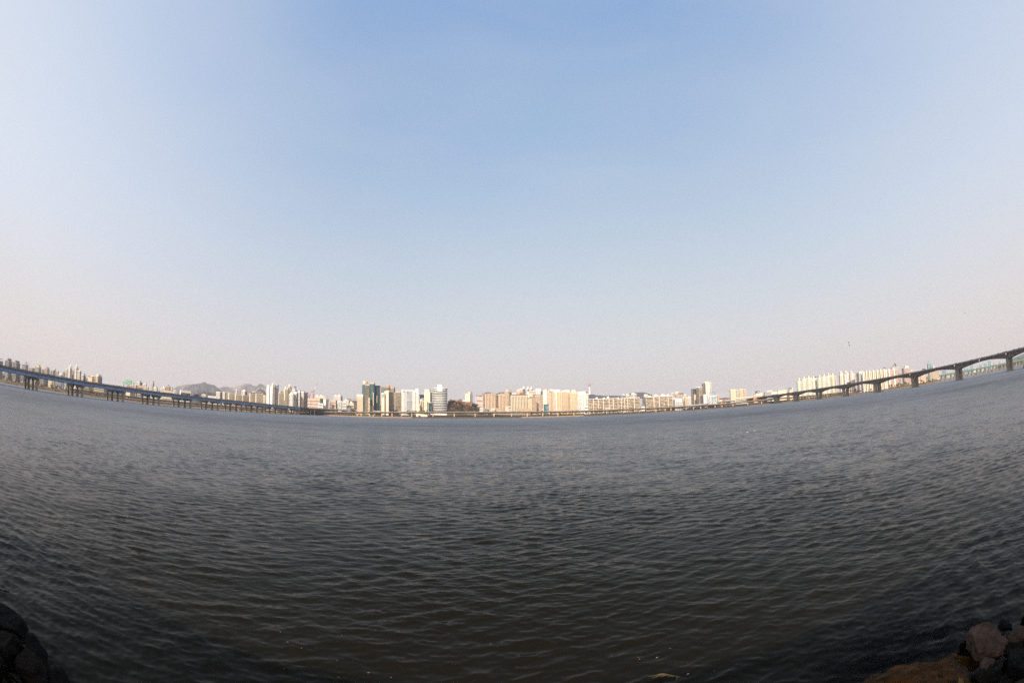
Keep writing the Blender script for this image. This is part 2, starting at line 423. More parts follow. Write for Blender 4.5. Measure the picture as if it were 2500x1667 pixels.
def mountain(name, pts, d, depth, mat, rough=0.05, sub=14, seed=1):
    """Ridge with spurs; pts is its skyline as surveyed (photo x, y) at distance d."""
    rnd = random.Random(seed)
    ang = [(look(x, y)) for x, y in pts]
    tab = [(a, d*math.tan(e)+CAM_H) for a, e in ang]
    a0, a1 = tab[0][0], tab[-1][0]
    n = max(40, int((a1-a0)*d/(depth/30))); n = min(n, 220)
    vs, fs = [], []
    rows = [(-1.0, 0.0), (-0.75, 0.2), (-0.5, 0.45), (-0.3, 0.66), (-0.15, 0.84), (-0.05, 0.96), (0, 1.0), (0.1, 0.93), (0.4, 0.6), (1.0, 0.0)]
    ph = [rnd.uniform(0, 6.28) for _ in range(8)]
    for i in range(n+1):
        a = a0 + (a1-a0)*i/n; h = interp(tab, a)*min(1, 0.15+i/(n*0.05), 0.15+(n-i)/(n*0.05))
        for (o, f) in rows:
            spur = sum(_S(i*q*0.9 + ph[k])*w for k, (q, w) in enumerate(((0.21, 0.4), (0.47, 0.3), (0.93, 0.2), (1.7, 0.12))))
            dd = d + depth*o*(1 + 0.25*spur*(1 if o < 0 else 0.3))
            z = h*f*(1 + (rough*spur*2.0 + rnd.uniform(-rough, rough))*(0 if f in (0.0,) else (1-f)*2.2)) + (rnd.uniform(-rough, rough)*h*0.35 if f > 0.9 else 0)
            vs.append((dd*_S(a), dd*_C(a), max(z, 2) if f > 0 else 2))
    k = len(rows)
    for i in range(n):
        for j in range(k-1): fs.append((i*k+j, i*k+j+1, (i+1)*k+j+1, (i+1)*k+j))
    fs = [tuple(reversed(q)) for q in fs]
    o = link_mesh(name, vs, fs, mat, smooth=False); tag(o, kind='structure')
def forest_mat(name, c0, c1, scale):
    m, n, l, b = new_mat(name)
    geo = n.new('ShaderNodeNewGeometry'); t = n.new('ShaderNodeTexNoise'); t.inputs['Scale'].default_value = scale; t.inputs['Detail'].default_value = 8; t.inputs['Roughness'].default_value = 0.7
    l.new(geo.outputs['Position'], t.inputs['Vector'])
    r = n.new('ShaderNodeValToRGB'); r.color_ramp.elements[0].position = 0.38; r.color_ramp.elements[0].color = (*c0, 1); r.color_ramp.elements[1].position = 0.66; r.color_ramp.elements[1].color = (*c1, 1)
    l.new(t.outputs[0], r.inputs[0]); l.new(r.outputs[0], b.inputs['Base Color'])
    b.inputs['Roughness'].default_value = 1; b.inputs['Specular IOR Level'].default_value = 0
    return m
M_MTN = forest_mat('bare_winter_forest', (0.048, 0.050, 0.066), (0.10, 0.098, 0.115), 0.006)
M_MTN2 = forest_mat('granite_and_forest', (0.06, 0.06, 0.07), (0.30, 0.27, 0.26), 0.0035)
M_WOOD = forest_mat('wooded_hill', (0.035, 0.045, 0.02), (0.085, 0.085, 0.04), 0.02)
def c(C, pts): return [(C[0]+x*C[2], C[1]+y*C[2]) for x, y in pts]
C1, C2, C3, C4, C5 = (0, 840, .1403), (300, 860, .14881), (600, 900, .12755), (850, 910, .11905), (1100, 920, .11905)
C6, C7, C8, C9 = (1360, 910, .11905), (1620, 900, .11905), (1880, 870, .13605), (2180, 740, .15303)
mountain('mountain', c(C2, [(880, 690), (960, 620), (1040, 580), (1100, 545), (1160, 520), (1230, 518), (1290, 500), (1340, 487), (1390, 515), (1450, 528), (1500, 532), (1540, 570), (1590, 605), (1620, 640), (1700, 720)]), 5400, 700, M_MTN, seed=2)
mountain('mountain', c(C2, [(780, 650), (830, 590), (900, 550), (960, 545), (1020, 530), (1090, 519), (1150, 535), (1250, 560), (1400, 620)]), 6700, 1000, M_MTN2, 0.06, seed=3)
mountain('mountain', c(C2, [(1400, 640), (1560, 590), (1590, 572), (1690, 562), (1760, 575), (1825, 582), (1880, 560), (1920, 535), (1960, 535), (2010, 517), (2060, 524), (2090, 519), (2130, 540), (2190, 562), (2235, 525), (2255, 512), (2280, 530), (2330, 545), (2400, 565), (2520, 650)]), 6900, 1000, M_MTN2, 0.07, seed=4)
mountain('mountain', c(C3, [(180, 470), (225, 400), (275, 385), (325, 400), (395, 470), (440, 520)]), 4200, 500, M_MTN, 0.04, seed=9)
mountain('mountain', c(C6, [(480, 460), (560, 405), (600, 385), (650, 408), (700, 432), (800, 452), (900, 462), (1000, 470), (1100, 462), (1200, 466), (1300, 470), (1400, 450), (1480, 428), (1560, 405), (1640, 398), (1740, 394), (1840, 412), (1920, 440), (2000, 480), (2080, 540)]), 3600, 600, M_MTN, 0.03, seed=5)
mountain('wooded_hill', c(C2, [(1120, 720), (1210, 672), (1300, 652), (1400, 655), (1500, 668), (1580, 700), (1640, 740)]), 2600, 300, M_MTN, 0.05, seed=6)
mountain('wooded_hill', c(C9, [(1610, 1030), (1650, 1000), (1720, 962), (1800, 950), (1860, 935), (1950, 908), (2091, 872), (2400, 790), (2900, 700)]), 2700, 320, M_WOOD, 0.04, seed=7)
mountain('mountain', c(C9, [(1780, 985), (1900, 905), (1980, 850), (2091, 800), (2250, 745), (2450, 720)]), 6400, 900, M_MTN, 0.04, seed=8)
# low town and woods that close the horizon between the blocks, one mass far off
mountain('wooded_hill', c(C1, [(-400, 480), (0, 500), (600, 560), (1200, 610), (1800, 690), (2352, 760)]) + c(C2, [(400, 640), (800, 690)]), 2300, 300, M_MTN, 0.06, seed=12)
mountain('wooded_hill', c(C7, [(900, 700), (1140, 610), (1250, 592), (1340, 600), (1500, 590), (1800, 570), (2100, 540), (2352, 510)]) + c(C8, [(300, 650), (600, 610)]), 2500, 300, M_MTN, 0.06, seed=13)
# ------------------------------------------------------------------ bridges
M_CONC = mottled('bridge_concrete', (0.30, 0.265, 0.225), 0.9, 0.22, 0.25)
M_CONC_L = mottled('pale_pier_concrete', (0.52, 0.42, 0.31), 0.9, 0.18, 0.3)
M_CONC_D = mottled('dark_concrete', (0.17, 0.15, 0.135), 0.92, 0.28, 0.2)  # darker concrete tone for decks, beams and box girders
M_BLUE = mottled('blue_girder_paint', (0.27, 0.46, 0.74), 0.5, 0.2, 0.25)
M_RAIL = mottled('brown_railing', (0.20, 0.145, 0.12), 0.7, 0.2, 0.4)
M_ASPH = mottled('asphalt', (0.055, 0.055, 0.055), 0.95, 0.2, 0.3)
M_STEEL = mottled('grey_steel', (0.33, 0.34, 0.35), 0.45, 0.1, 1.0, metallic=0.6)
M_GREENP = mottled('green_bridge_paint', (0.030, 0.15, 0.095), 0.55, 0.2, 0.2)
M_WHITE = mottled('white_paint', (0.78, 0.77, 0.74), 0.6, 0.08, 0.5)
M_SIGNG = mottled('road_sign_green', (0.02, 0.26, 0.13), 0.5, 0.08, 0.5)

def sweep(path, prof):
    """Sweep a closed profile of (across, up) along a path of (x, y, z) points."""
    secs = []
    n = len(path)
    for i, p in enumerate(path):
        a, b = path[max(0, i-1)], path[min(n-1, i+1)]
        t = Vector((b[0]-a[0], b[1]-a[1], 0)).normalized(); r = Vector((t.y, -t.x, 0))
        pr = prof(i) if callable(prof) else prof
        secs.append([Vector(p) + r*u + Vector((0, 0, v)) for u, v in pr])
    return secs

# --- the blue girder bridge on the left
LB = empty('girder_bridge', (-450, 560, 0))
tag(LB, 'long road bridge of blue steel girders on paired columns, left of the skyline', 'bridge', 'bridges over the river')
def lb_z(y): return interp([(-100, 15.6), (600, 16.2), (760, 15.0), (830, 14.6), (960, 14.4), (1100, 14.2)], y)
ys = list(range(-60, 1041, 20))
def at_lb(mb, name, mat):
    mb.v = [(x+450, y-560, z) for x, y, z in mb.v]
    return mb.build(name, mat, LB)
pth = [(-450, y, lb_z(y)) for y in ys]
at_lb(MB().loft(sweep(pth, [(-24, -0.2), (24, -0.2), (24, -0.85), (20, -1.1), (-20, -1.1), (-24, -0.85)])), 'deck', M_CONC_D)
at_lb(MB().loft(sweep(pth, [(-23.4, -0.19), (23.4, -0.19), (23.4, -0.03), (-23.4, -0.03)])), 'road_surface', M_ASPH)
pth2 = [p for p in pth if p[1] <= 830]
for u0, u1 in ((-20.5, -13.5), (-8, -1), (1.5, 8), (13.5, 21)):
    at_lb(MB().loft(sweep(pth2, [(u0, -1.09), (u1, -1.09), (u1-0.6, -3.75), (u0+0.6, -3.75)])), 'girder', M_BLUE)
for y in np.arange(-50, 826, 16.8):                              # ribs on the near girder
    z = lb_z(y); at_lb(MB().box(-450+20.75, -450+21.08, y-0.13, y+0.13, z-3.6, z-1.12), 'girder_stiffener', M_BLUE)
pth3 = [p for p in pth if p[1] >= 830]
for u0, u1 in ((-20, -3), (3, 20)):
    at_lb(MB().loft(sweep(pth3, [(u0, -1.09), (u1, -1.09), (u1-2.5, -3.2), (u0+2.5, -3.2)])), 'concrete_beam', M_CONC_D)
for u in (-23.6, 23.6):
    at_lb(MB().loft(sweep(pth, [(u-0.22, -0.2), (u+0.22, -0.2), (u+0.2, 0.75), (u-0.2, 0.75)])), 'parapet', M_RAIL)
    rl = MB().loft(sweep(pth, [(u-0.06, 1.28), (u+0.06, 1.28), (u+0.06, 1.4), (u-0.06, 1.4)]))
    for y in np.arange(-58, 1036, 3.0): rl.box(-450+u-0.06, -450+u+0.06, y-0.06, y+0.06, lb_z(y)+0.7, lb_z(y)+1.3)
    at_lb(rl, 'railing', M_RAIL)
for k in range(-3, 13):
    Y = 202 + 66.8*k
    if Y < -50: continue
    zt = lb_z(Y) - (3.78 if Y < 830 else 3.22)
    for xa, xb in ((-468.8, -457.2), (-443.6, -432)):
        m = MB()
        for x in (xa, xb):
            m.lathe([(1.75, -3), (1.75, 0.9), (1.45, 0.95), (1.4, zt-3.0), (1.5, zt-2.6)], 14, (x, Y))
        # hammerhead cap with sloping ends
        m.loft([[(x, Y-1.5, z) for x, z in ((xa-4.2, zt), (xa-4.2, zt-1.1), (xa-1.4, zt-3.1), (xa+1.6, zt-2.6), (xb-1.6, zt-2.6), (xb+1.4, zt-3.1), (xb+4.2, zt-1.1), (xb+4.2, zt))],
                [(x, Y+1.5, z) for x, z in ((xa-4.2, zt), (xa-4.2, zt-1.1), (xa-1.4, zt-3.1), (xa+1.6, zt-2.6), (xb-1.6, zt-2.6), (xb+1.4, zt-3.1), (xb+4.2, zt-1.1), (xb+4.2, zt))]])
        at_lb(m, 'pier', M_CONC)

# --- the haunched concrete bridge on the right
RB0, RBS = Vector((510, 210, 0)), Vector((10.4, 93.6, 0))
RBT = RBS.normalized(); RBN = Vector((RBT.y, -RBT.x, 0))          # RBN points away to the east
def rb(k, u=0.0, z=0.0): return RB0 + RBS*k + RBN*(u) + Vector((0, 0, z))
RB = empty('haunched_bridge', rb(4))
tag(RB, 'dark concrete road bridge with arched haunched girders, right of the skyline', 'bridge', 'bridges over the river')
def rb_z(k): return interp([(-3, 19.6), (0, 19.6), (5, 19.2), (7, 18.4), (9, 16.8), (10, 15.6), (11, 14.0)], k)
def at_rb(mb, name, mat):
    o = rb(4); mb.v = [(x-o.x, y-o.y, z-o.z) for x, y, z in mb.v]
    return mb.build(name, mat, RB)
ks = [i/16 for i in range(-40, 166)]
pth = [tuple(rb(k, 13, rb_z(k))) for k in ks]
at_rb(MB().loft(sweep(pth, [(-14, 0), (14, 0), (14, -0.55), (9.5, -1.15), (-9.5, -1.15), (-14, -0.55)])), 'deck', M_CONC_D)
at_rb(MB().loft(sweep(pth, [(-13.4, 0.005), (13.4, 0.005), (13.4, 0.1), (-13.4, 0.1)])), 'road_surface', M_ASPH)
def soffit(k): f = abs(k - round(k))*2; return 2.6 + 4.0*(1-f)**1.9
for u0, u1 in ((-9.0, -1.6), (1.6, 9.0)):
    at_rb(MB().loft(sweep(pth, lambda i: [(u0, -1.0), (u1, -1.0), (u1-0.9, -soffit(ks[i])), (u0+0.9, -soffit(ks[i]))])), 'box_girder', M_CONC_D)
for u in (-13.8, 13.8):
    at_rb(MB().loft(sweep(pth, [(u-0.17, -0.05), (u+0.17, -0.05), (u+0.15, 0.9), (u-0.15, 0.9)])), 'parapet', M_CONC_D)
    at_rb(MB().loft(sweep(pth, [(u-0.05, 1.15), (u+0.05, 1.15), (u+0.05, 1.27), (u-0.05, 1.27)])), 'railing', M_STEEL)
def rot_box(mb, c, hx, hy, z0, z1, k=1.0):
    """Box squared with the right bridge; k widens (or narrows) its top."""
    vs = []
    for z, q in ((z0, 1), (z1, k)):
        for a, b in ((-1, -1), (1, -1), (1, 1), (-1, 1)):
            p = c + RBN*(a*hx*q) + RBT*(b*hy); vs.append((p.x, p.y, z))
    return mb.add(vs, [(0,3,2,1),(4,5,6,7),(0,1,5,4),(1,2,6,5),(2,3,7,6),(3,0,4,7)])
for k in range(-2, 11):
    zt = rb_z(k) - soffit(k) + 0.12
    m = MB()
    rot_box(m, rb(k, 13), 9.0, 4.2, -3, 0.55)
    for u in (-4.6, 4.6): rot_box(m, rb(k, 13+u), 2.0, 2.0, 0.5, zt, 1.35)
    rot_box(m, rb(k, 13), 3.0, 1.7, 0.5, 3.2)
    at_rb(m, 'pier', M_CONC)
for k in (0, 0.5, 1, 2):
    at_rb(rot_box(MB(), rb(k-0.03, 13-14.3), 0.12, 0.75, rb_z(k)-2.3, rb_z(k)-0.5), 'navigation_board', M_WHITE)

# --- riverside viaduct in front of the city
VD = [(-60, 905), (-52, 925), (-46, 965), (-38, 1010), (-30, 1020), (-23, 1005), (-17, 968), (-10, 945), (0, 930), (8, 938), (16, 962), (22, 990), (27, 1022), (33, 1062), (40, 1090), (44, 1102)]
VZ = [(-60, 9.5), (-30, 9.5), (-24, 8.6), (-18, 11.2), (-13, 12.6), (-6, 13.2), (0, 12.8), (6, 11.4), (15, 10.8), (21, 10.2), (27, 9.6), (35, 11.2), (40, 9.6), (44, 9.0)]
V = empty('riverside_viaduct', polar(0, 930))
tag(V, 'low concrete expressway viaduct on short piers along the far bank', 'viaduct')
def at_v(mb, name, mat):
    o = polar(0, 930); mb.v = [(x-o.x, y-o.y, z) for x, y, z in mb.v]
    return mb.build(name, mat, V)
vaz = np.arange(-60, 44.01, 0.5)
pth = [tuple(polar(a, interp(VD, a)+8, interp(VZ, a))) for a in vaz]
at_v(MB().loft(sweep(pth, [(-9.5, 0), (9.5, 0), (9.5, -0.7), (7, -1.0), (-7, -1.0), (-9.5, -0.7)])), 'deck', M_CONC_D)
at_v(MB().loft(sweep(pth, [(-9.1, 0.005), (9.1, 0.005), (9.1, 0.09), (-9.1, 0.09)])), 'road_surface', M_ASPH)
at_v(MB().loft(sweep(pth, [(-6.6, -0.9), (6.6, -0.9), (5.6, -2.7), (-5.6, -2.7)])), 'beam', M_CONC_D)
for u in (-9.3, 9.3):
    at_v(MB().loft(sweep(pth, [(u-0.16, -0.1), (u+0.16, -0.1), (u+0.12, 0.95), (u-0.12, 0.95)])), 'parapet', M_CONC)
pier_px = [932, 957, 980, 1005, 1057, 1109, 1160, 1206, 1249, 1287, 1325, 1362, 1401, 1440, 1481, 1522, 1562, 1601, 1624, 1638, 1675, 1693, 1711, 1728, 1746, 1763, 1790, 1826, 1860, 1884]
pier_az = [math.degrees(look(p, 1015 if p < 1400 else 1000)[0]) for p in pier_px]
pier_az += [-59 + 2.55*i for i in range(14)] + [36.5, 39, 41.5]
for a in pier_az:
    d = interp(VD, a); zt = interp(VZ, a) - 2.68
    m = MB()
    for o in (3.6, 12.4):
        c0 = polar(a, d+o); e = polar(a, 1); r = Vector((e.y, -e.x, 0))
        def ring(hw, hd, z): return [tuple(c0 + r*(sx*hw) + e*(sy*hd) + Vector((0, 0, z))) for sx, sy in ((-1,-1),(1,-1),(1,1),(-1,1))]
        m.loft([ring(1.0, 1.1, -2), ring(1.0, 1.1, zt-2.2), ring(1.9, 1.2, zt)])
        at_v(m, 'pier', M_CONC_L); m = MB()
for p in (877, 907):                                              # two V-shaped piers at the ramp
    a = math.degrees(look(p, 1015)[0]); d = interp(VD, a); zt = interp(VZ, a) - 2.68
    e = polar(a, 1); r = Vector((e.y, -e.x, 0)); m = MB()
    for s in (-1, 1):
        for o in (3, 12):
            q = polar(a, d+o)
            secs = []
            for f, z in ((0.1, -1.5), (0.15, 0.8), (1.0, zt)):
                cc = q + r*(s*8.6*f)
                secs.append([tuple(cc + r*(x*1.25) + e*(y*1.2) + Vector((0, 0, z))) for x, y in ((-1,-1),(1,-1),(1,1),(-1,1))])
            m.loft(secs)
    at_v(m, 'pier', M_CONC_L)
# --- curved ramp from the blue bridge down to the viaduct, another up to the concrete bridge
def ramp(label, pts, w, origin, mat=M_CONC_L, every=2):
    o = empty('access_ramp', origin); tag(o, label, 'ramp', 'access ramps at the bridge ends')
    # smooth the path
    P = [Vector(p) for p in pts]; path = []
    for i in range(len(P)-1):
        p0, p1, p2, p3 = P[max(i-1, 0)], P[i], P[i+1], P[min(i+2, len(P)-1)]
        for t in np.linspace(0, 1, 6, endpoint=False):
            path.append(0.5*((2*p1) + (p2-p0)*t + (2*p0-5*p1+4*p2-p3)*t*t + (3*p1-p0-3*p2+p3)*t**3))
    path.append(P[-1])
    def at(mb, name, mt):
        mb.v = [(x-origin[0], y-origin[1], z-origin[2]) for x, y, z in mb.v]; mb.build(name, mt, o)
    at(MB().loft(sweep(path, [(-w, 0), (w, 0), (w, -0.6), (w*0.6, -1.9), (-w*0.6, -1.9), (-w, -0.6)])), 'deck', M_CONC_D)
    for u in (-w+0.1, w-0.1): at(MB().loft(sweep(path, [(u-0.15, -0.05), (u+0.15, -0.05), (u+0.12, 1.0), (u-0.12, 1.0)])), 'parapet', mat)
    for p in path[3:-2:5]:
        at(MB().lathe([(1.1, -2), (1.1, p.z-3), (1.7, p.z-1.85)], 10, (p.x, p.y)), 'column', M_CONC_L)
ramp('pale curved ramp joining the blue girder bridge to the viaduct', [(-428, 850, 14.2), (-424, 920, 14.6), (-400, 975, 14.8), (-350, 1000, 14.2), (-290, 985, 13.3), (-225, 965, 12.9)], 4.5, (-400, 975, 0), M_WHITE)
ramp('sloping ramp with pale blue parapet rising to the concrete bridge', [tuple(polar(22.5, 1010, 10.6)), tuple(polar(24, 1022, 11.4)), tuple(polar(25.5, 1040, 12.8)), tuple(polar(27, 1068, 14.4)), tuple(rb(9.3, -3, 16.2))], 4.5, tuple(polar(25, 1030)), mottled('pale_blue_parapet', (0.42, 0.52, 0.62), 0.6, 0.1, 0.5))
ramp('short slip road slanting down beside the teal shop block', [tuple(polar(2.4, 965, 10)), tuple(polar(4, 962, 11.2)), tuple(polar(5.5, 962, 12.6)), tuple(polar(7.5, 965, 11.6))], 3.5, tuple(polar(4.5, 962)), M_CONC_L)

# --- green truss bridge far off on the right
G0, G1 = polar(55.2, 1620), polar(78, 2140)
GB = empty('truss_bridge', G0.lerp(G1, 0.5))
tag(GB, 'distant green truss bridge on pale piers beyond the concrete bridge', 'bridge', 'bridges over the river')
gt = (G1-G0).normalized(); gn = Vector((gt.y, -gt.x, 0)); GL = (G1-G0).length
def at_g(mb, name, mat):
    o = G0.lerp(G1, 0.5); mb.v = [(x-o.x, y-o.y, z) for x, y, z in mb.v]
    return mb.build(name, mat, GB)
pth = [tuple(G0 + gt*(GL*i/40) + Vector((0, 0, 21))) for i in range(41)]
at_g(MB().loft(sweep(pth, [(-9, 0), (9, 0), (9, -0.8), (-9, -0.8)])), 'deck', M_CONC_L)
for u in (-8, 8):
    at_g(MB().loft(sweep(pth, [(u-0.5, -0.75), (u+0.5, -0.75), (u+0.5, -4.6), (u-0.5, -4.6)])), 'girder', M_GREENP)
    at_g(MB().loft(sweep(pth, [(u*1.1-0.1, -0.1), (u*1.1+0.1, -0.1), (u*1.1+0.1, 1.1), (u*1.1-0.1, 1.1)])), 'railing', M_GREENP)
i = 0; s = 14
while s < GL:
    m = MB()
    for u in (-6, 6):
        q = G0 + gt*s + gn*u
        m.loft([[tuple(q + gt*(x*1.7) + gn*(y*1.5) + Vector((0, 0, z))) for x, y in ((-1,-1),(1,-1),(1,1),(-1,1))] for z in (-2, 16.5)])
        at_g(m, 'pier', M_CONC); m = MB()
    s += 19 if i % 2 else 26; i += 1
for s0 in (445, 525, 605, 685):                                       # green truss arches above the deck
    for u in (-8.5, 8.5):
        m = MB(); pts = []
        for j in range(11):
            f = j/10; q = G0 + gt*(s0+78*f) + gn*u; pts.append(q + Vector((0, 0, 21 + 11.5*(1-(2*f-1)**2)**0.8)))
            if 0 < j < 10: m.bar((q.x, q.y, 20.8), pts[-1], 0.28, n=4)
        for a_, b_ in zip(pts, pts[1:]): m.bar(a_, b_, 0.55, n=4)
        for j in range(1, 10): m.bar(pts[j], (G0 + gt*(s0+7.8*(j+(1 if j < 5 else -1))) + gn*u + Vector((0, 0, 21))), 0.2, n=4)
        at_g(m, 'truss_arch', M_GREENP)

# --- lamps and signs on the bridges
def lamp_proto(h, reach, name='street_lamp'):
    o = empty(name, (0, 0, -50))
    m = MB().bar((0, 0, 0), (0, 0, h), 0.13, 0.07)
    m.build('pole', M_STEEL, o)
    MB().bar((0, 0, h-0.05), (reach*0.6, 0, h+0.55), 0.06).bar((reach*0.6, 0, h+0.55), (reach, 0, h+0.6), 0.05).build('arm', M_STEEL, o)
    MB().taper(reach-0.2, reach+0.7, -0.18, 0.18, h+0.45, h+0.68, 0.7).build('lamp_head', M_STEEL, o)
    return o
lp = lamp_proto(9.5, 1.8)
first = True
def put(proto, loc, rz, label, cat, group, sc=1.0):
    global first
    o = proto if first else copy_tree(proto); first = False
    o.location = loc; o.rotation_euler = (0, 0, rz); o.scale = (sc, sc, sc)
    tag(o, label, cat, group); return o
for k in range(0, 26):
    y = 175 + 33.4*k
    put(lp, (-450-23.0, y, lb_z(y)+0.02), 0, 'thin grey lamp post on the far edge of the blue girder bridge', 'street lamp', 'lamp posts on the blue girder bridge')
    if k % 2 == 0: put(lp, (-450+23.0, y+9, lb_z(y)+0.02), math.pi, 'thin grey lamp post on the near edge of the blue girder bridge', 'street lamp', 'lamp posts on the blue girder bridge')
ang = math.atan2(RBN.y, RBN.x)
for k in range(-4, 24):
    kk = k*0.4+0.12
    put(lp, rb(kk, 0.5 if k % 2 else 25.5, rb_z(kk)+0.1), ang + (0 if k % 2 else math.pi), 'thin pale lamp post on the haunched concrete bridge', 'street lamp', 'lamp posts on the concrete bridge')
# overhead road sign on the blue bridge
gy = 349; gz = lb_z(gy)
GS = empty('road_sign_gantry', (-437, gy, gz)); tag(GS, 'green overhead road sign on a gantry above the blue girder bridge', 'road sign')
for x in (-9, 9): MB().box(x-0.3, x+0.3, -0.3, 0.3, -0.1, 7.4).build('post', M_RAIL, GS)
MB().box(-9, 9, -0.2, 0.2, 6.6, 7.1).build('beam', M_STEEL, GS)
pn = MB().box(-5.9, 5.4, -0.45, -0.25, 5.0, 9.6).build('sign_panel', M_SIGNG, GS)
gl = MB()
# blurred white lettering: a route arrow at the left, two lines of letters at the right
gl.box(-5.2, -4.9, -0.5, -0.44, 5.6, 8.4).box(-4.9, -3.4, -0.5, -0.44, 7.9, 8.2).box(-3.7, -3.3, -0.5, -0.44, 6.0, 7.9).box(-5.4, -2.9, -0.5, -0.44, 8.8, 9.0)
gl.build('route_arrow', M_WHITE, pn); gl = MB()
for r_, z in enumerate((7.75, 5.7)):
    for j in range(4):
        x = -2.0 + 1.85*j
        gl.box(x, x+0.25, -0.5, -0.44, z, z+1.3).box(x+0.25, x+1.25, -0.5, -0.44, z+(1.05 if (j+r_) % 2 else 0.0), z+(1.3 if (j+r_) % 2 else 0.25)).box(x+0.45, x+0.7, -0.5, -0.44, z+0.35, z+0.95)
        if (j+r_) % 3: gl.box(x+1.0, x+1.25, -0.5, -0.44, z+0.25, z+1.05)
    gl.build('lettering', M_WHITE, pn); gl = MB()
MB().bar((-9, 0, 7.0), (-21, 0, 8.3), 0.22, 0.15).build('side_arm', M_STEEL, GS)
MB().box(-1.2, 1.0, -0.3, 0.2, 3.9, 4.5).build('signal_box', M_RAIL, GS)
GS.rotation_euler = (0, 0, R(12))
# ------------------------------------------------------------------ buildings
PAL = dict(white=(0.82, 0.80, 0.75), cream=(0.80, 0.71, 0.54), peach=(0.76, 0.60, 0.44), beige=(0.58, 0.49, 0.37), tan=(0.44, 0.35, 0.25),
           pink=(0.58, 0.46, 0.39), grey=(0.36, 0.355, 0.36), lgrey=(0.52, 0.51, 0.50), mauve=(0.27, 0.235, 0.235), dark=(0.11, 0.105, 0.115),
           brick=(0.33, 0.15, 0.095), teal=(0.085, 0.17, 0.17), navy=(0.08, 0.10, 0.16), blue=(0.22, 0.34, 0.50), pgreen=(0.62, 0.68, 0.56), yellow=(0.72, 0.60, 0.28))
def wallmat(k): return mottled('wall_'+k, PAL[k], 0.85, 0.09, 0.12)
def glassmat(kind, wall):
    """Windows of one facade: dark panes between floor slabs of the wall's colour, blinds and lights uneven."""
    key = 'glazing_%s_%s' % (kind, wall)
    if key in MATS: return MATS[key]
    dark, light, slab, fh, cw = dict(
        apt=((0.02, 0.024, 0.028), (0.12, 0.125, 0.12), 0.26, 2.9, 1.6), flat=((0.04, 0.04, 0.04), (0.20, 0.185, 0.16), 0.34, 2.9, 1.3),
        band=((0.022, 0.035, 0.045), (0.10, 0.14, 0.16), 0.0, 3.4, 2.4), teal=((0.022, 0.06, 0.065), (0.10, 0.21, 0.20), 0.12, 3.3, 1.7),
        navy=((0.03, 0.045, 0.07), (0.10, 0.14, 0.20), 0.22, 3.3, 1.7), blue=((0.08, 0.13, 0.20), (0.34, 0.46, 0.60), 0.30, 3.2, 2.6),
        mix=((0.035, 0.033, 0.033), (0.34, 0.29, 0.24), 0.0, 2.8, 3.4), cyan=((0.10, 0.22, 0.28), (0.40, 0.62, 0.70), 0.15, 3.2, 2.2))[kind]
    m, n, l, b = new_mat(key)
    tc = n.new('ShaderNodeTexCoord'); sp = n.new('ShaderNodeSeparateXYZ'); l.new(tc.outputs['Object'], sp.inputs[0])
    def mth(op, a, c_):
        t = n.new('ShaderNodeMath'); t.operation = op
        for i, q in enumerate((a, c_)):
            if isinstance(q, (int, float)): t.inputs[i].default_value = q
            else: l.new(q, t.inputs[i])
        return t.outputs[0]
    fz = mth('DIVIDE', sp.outputs[2], fh); fx = mth('DIVIDE', mth('ADD', sp.outputs[0], mth('MULTIPLY', sp.outputs[1], 0.83)), cw)
    cmb = n.new('ShaderNodeCombineXYZ'); l.new(mth('FLOOR', fz, 0), cmb.inputs[0]); l.new(mth('FLOOR', fx, 0), cmb.inputs[1])
    wn_ = n.new('ShaderNodeTexWhiteNoise'); wn_.noise_dimensions = '2D'; l.new(cmb.outputs[0], wn_.inputs['Vector'])
    r = n.new('ShaderNodeValToRGB'); r.color_ramp.elements[0].position = 0.45; r.color_ramp.elements[0].color = (*dark, 1); r.color_ramp.elements[1].position = 1.0; r.color_ramp.elements[1].color = (*light, 1)
    l.new(wn_.outputs['Value'], r.inputs[0])
    mx = n.new('ShaderNodeMix'); mx.data_type = 'RGBA'
    l.new(mth('LESS_THAN', mth('FRACT', fz, 0), slab), mx.inputs[0]); l.new(r.outputs[0], mx.inputs[6])
    mx.inputs[7].default_value = (*[q*0.92 for q in PAL[wall]], 1)
    l.new(mx.outputs[2], b.inputs['Base Color'])
    b.inputs['Roughness'].default_value = 0.28 if slab < 0.4 else 0.5; b.inputs['Specular IOR Level'].default_value = 0.35
    MATS[key] = m
    return m
M_ROOF = mottled('roof_grey', (0.24, 0.22, 0.21), 0.9, 0.15, 0.3)
M_TILE = mottled('roof_brown', (0.16, 0.10, 0.075), 0.85, 0.2, 0.3)
M_RED = mottled('red_sign', (0.55, 0.10, 0.06), 0.5, 0.05, 1)
M_NAVYS = mottled('navy_sign', (0.035, 0.04, 0.13), 0.5, 0.1, 0.5)
M_TEALS = mottled('teal_sign', (0.10, 0.42, 0.44), 0.5, 0.1, 0.5)
M_ORANGE = mottled('orange_paint', (0.62, 0.25, 0.06), 0.6, 0.1, 0.5)
M_DARKMARK = mottled('grey_lettering', (0.16, 0.14, 0.11), 0.6, 0.05, 1)
GROUPS = dict(flat='apartment blocks across the river', tower='towers across the river', low='low buildings across the river')
BLD = {}
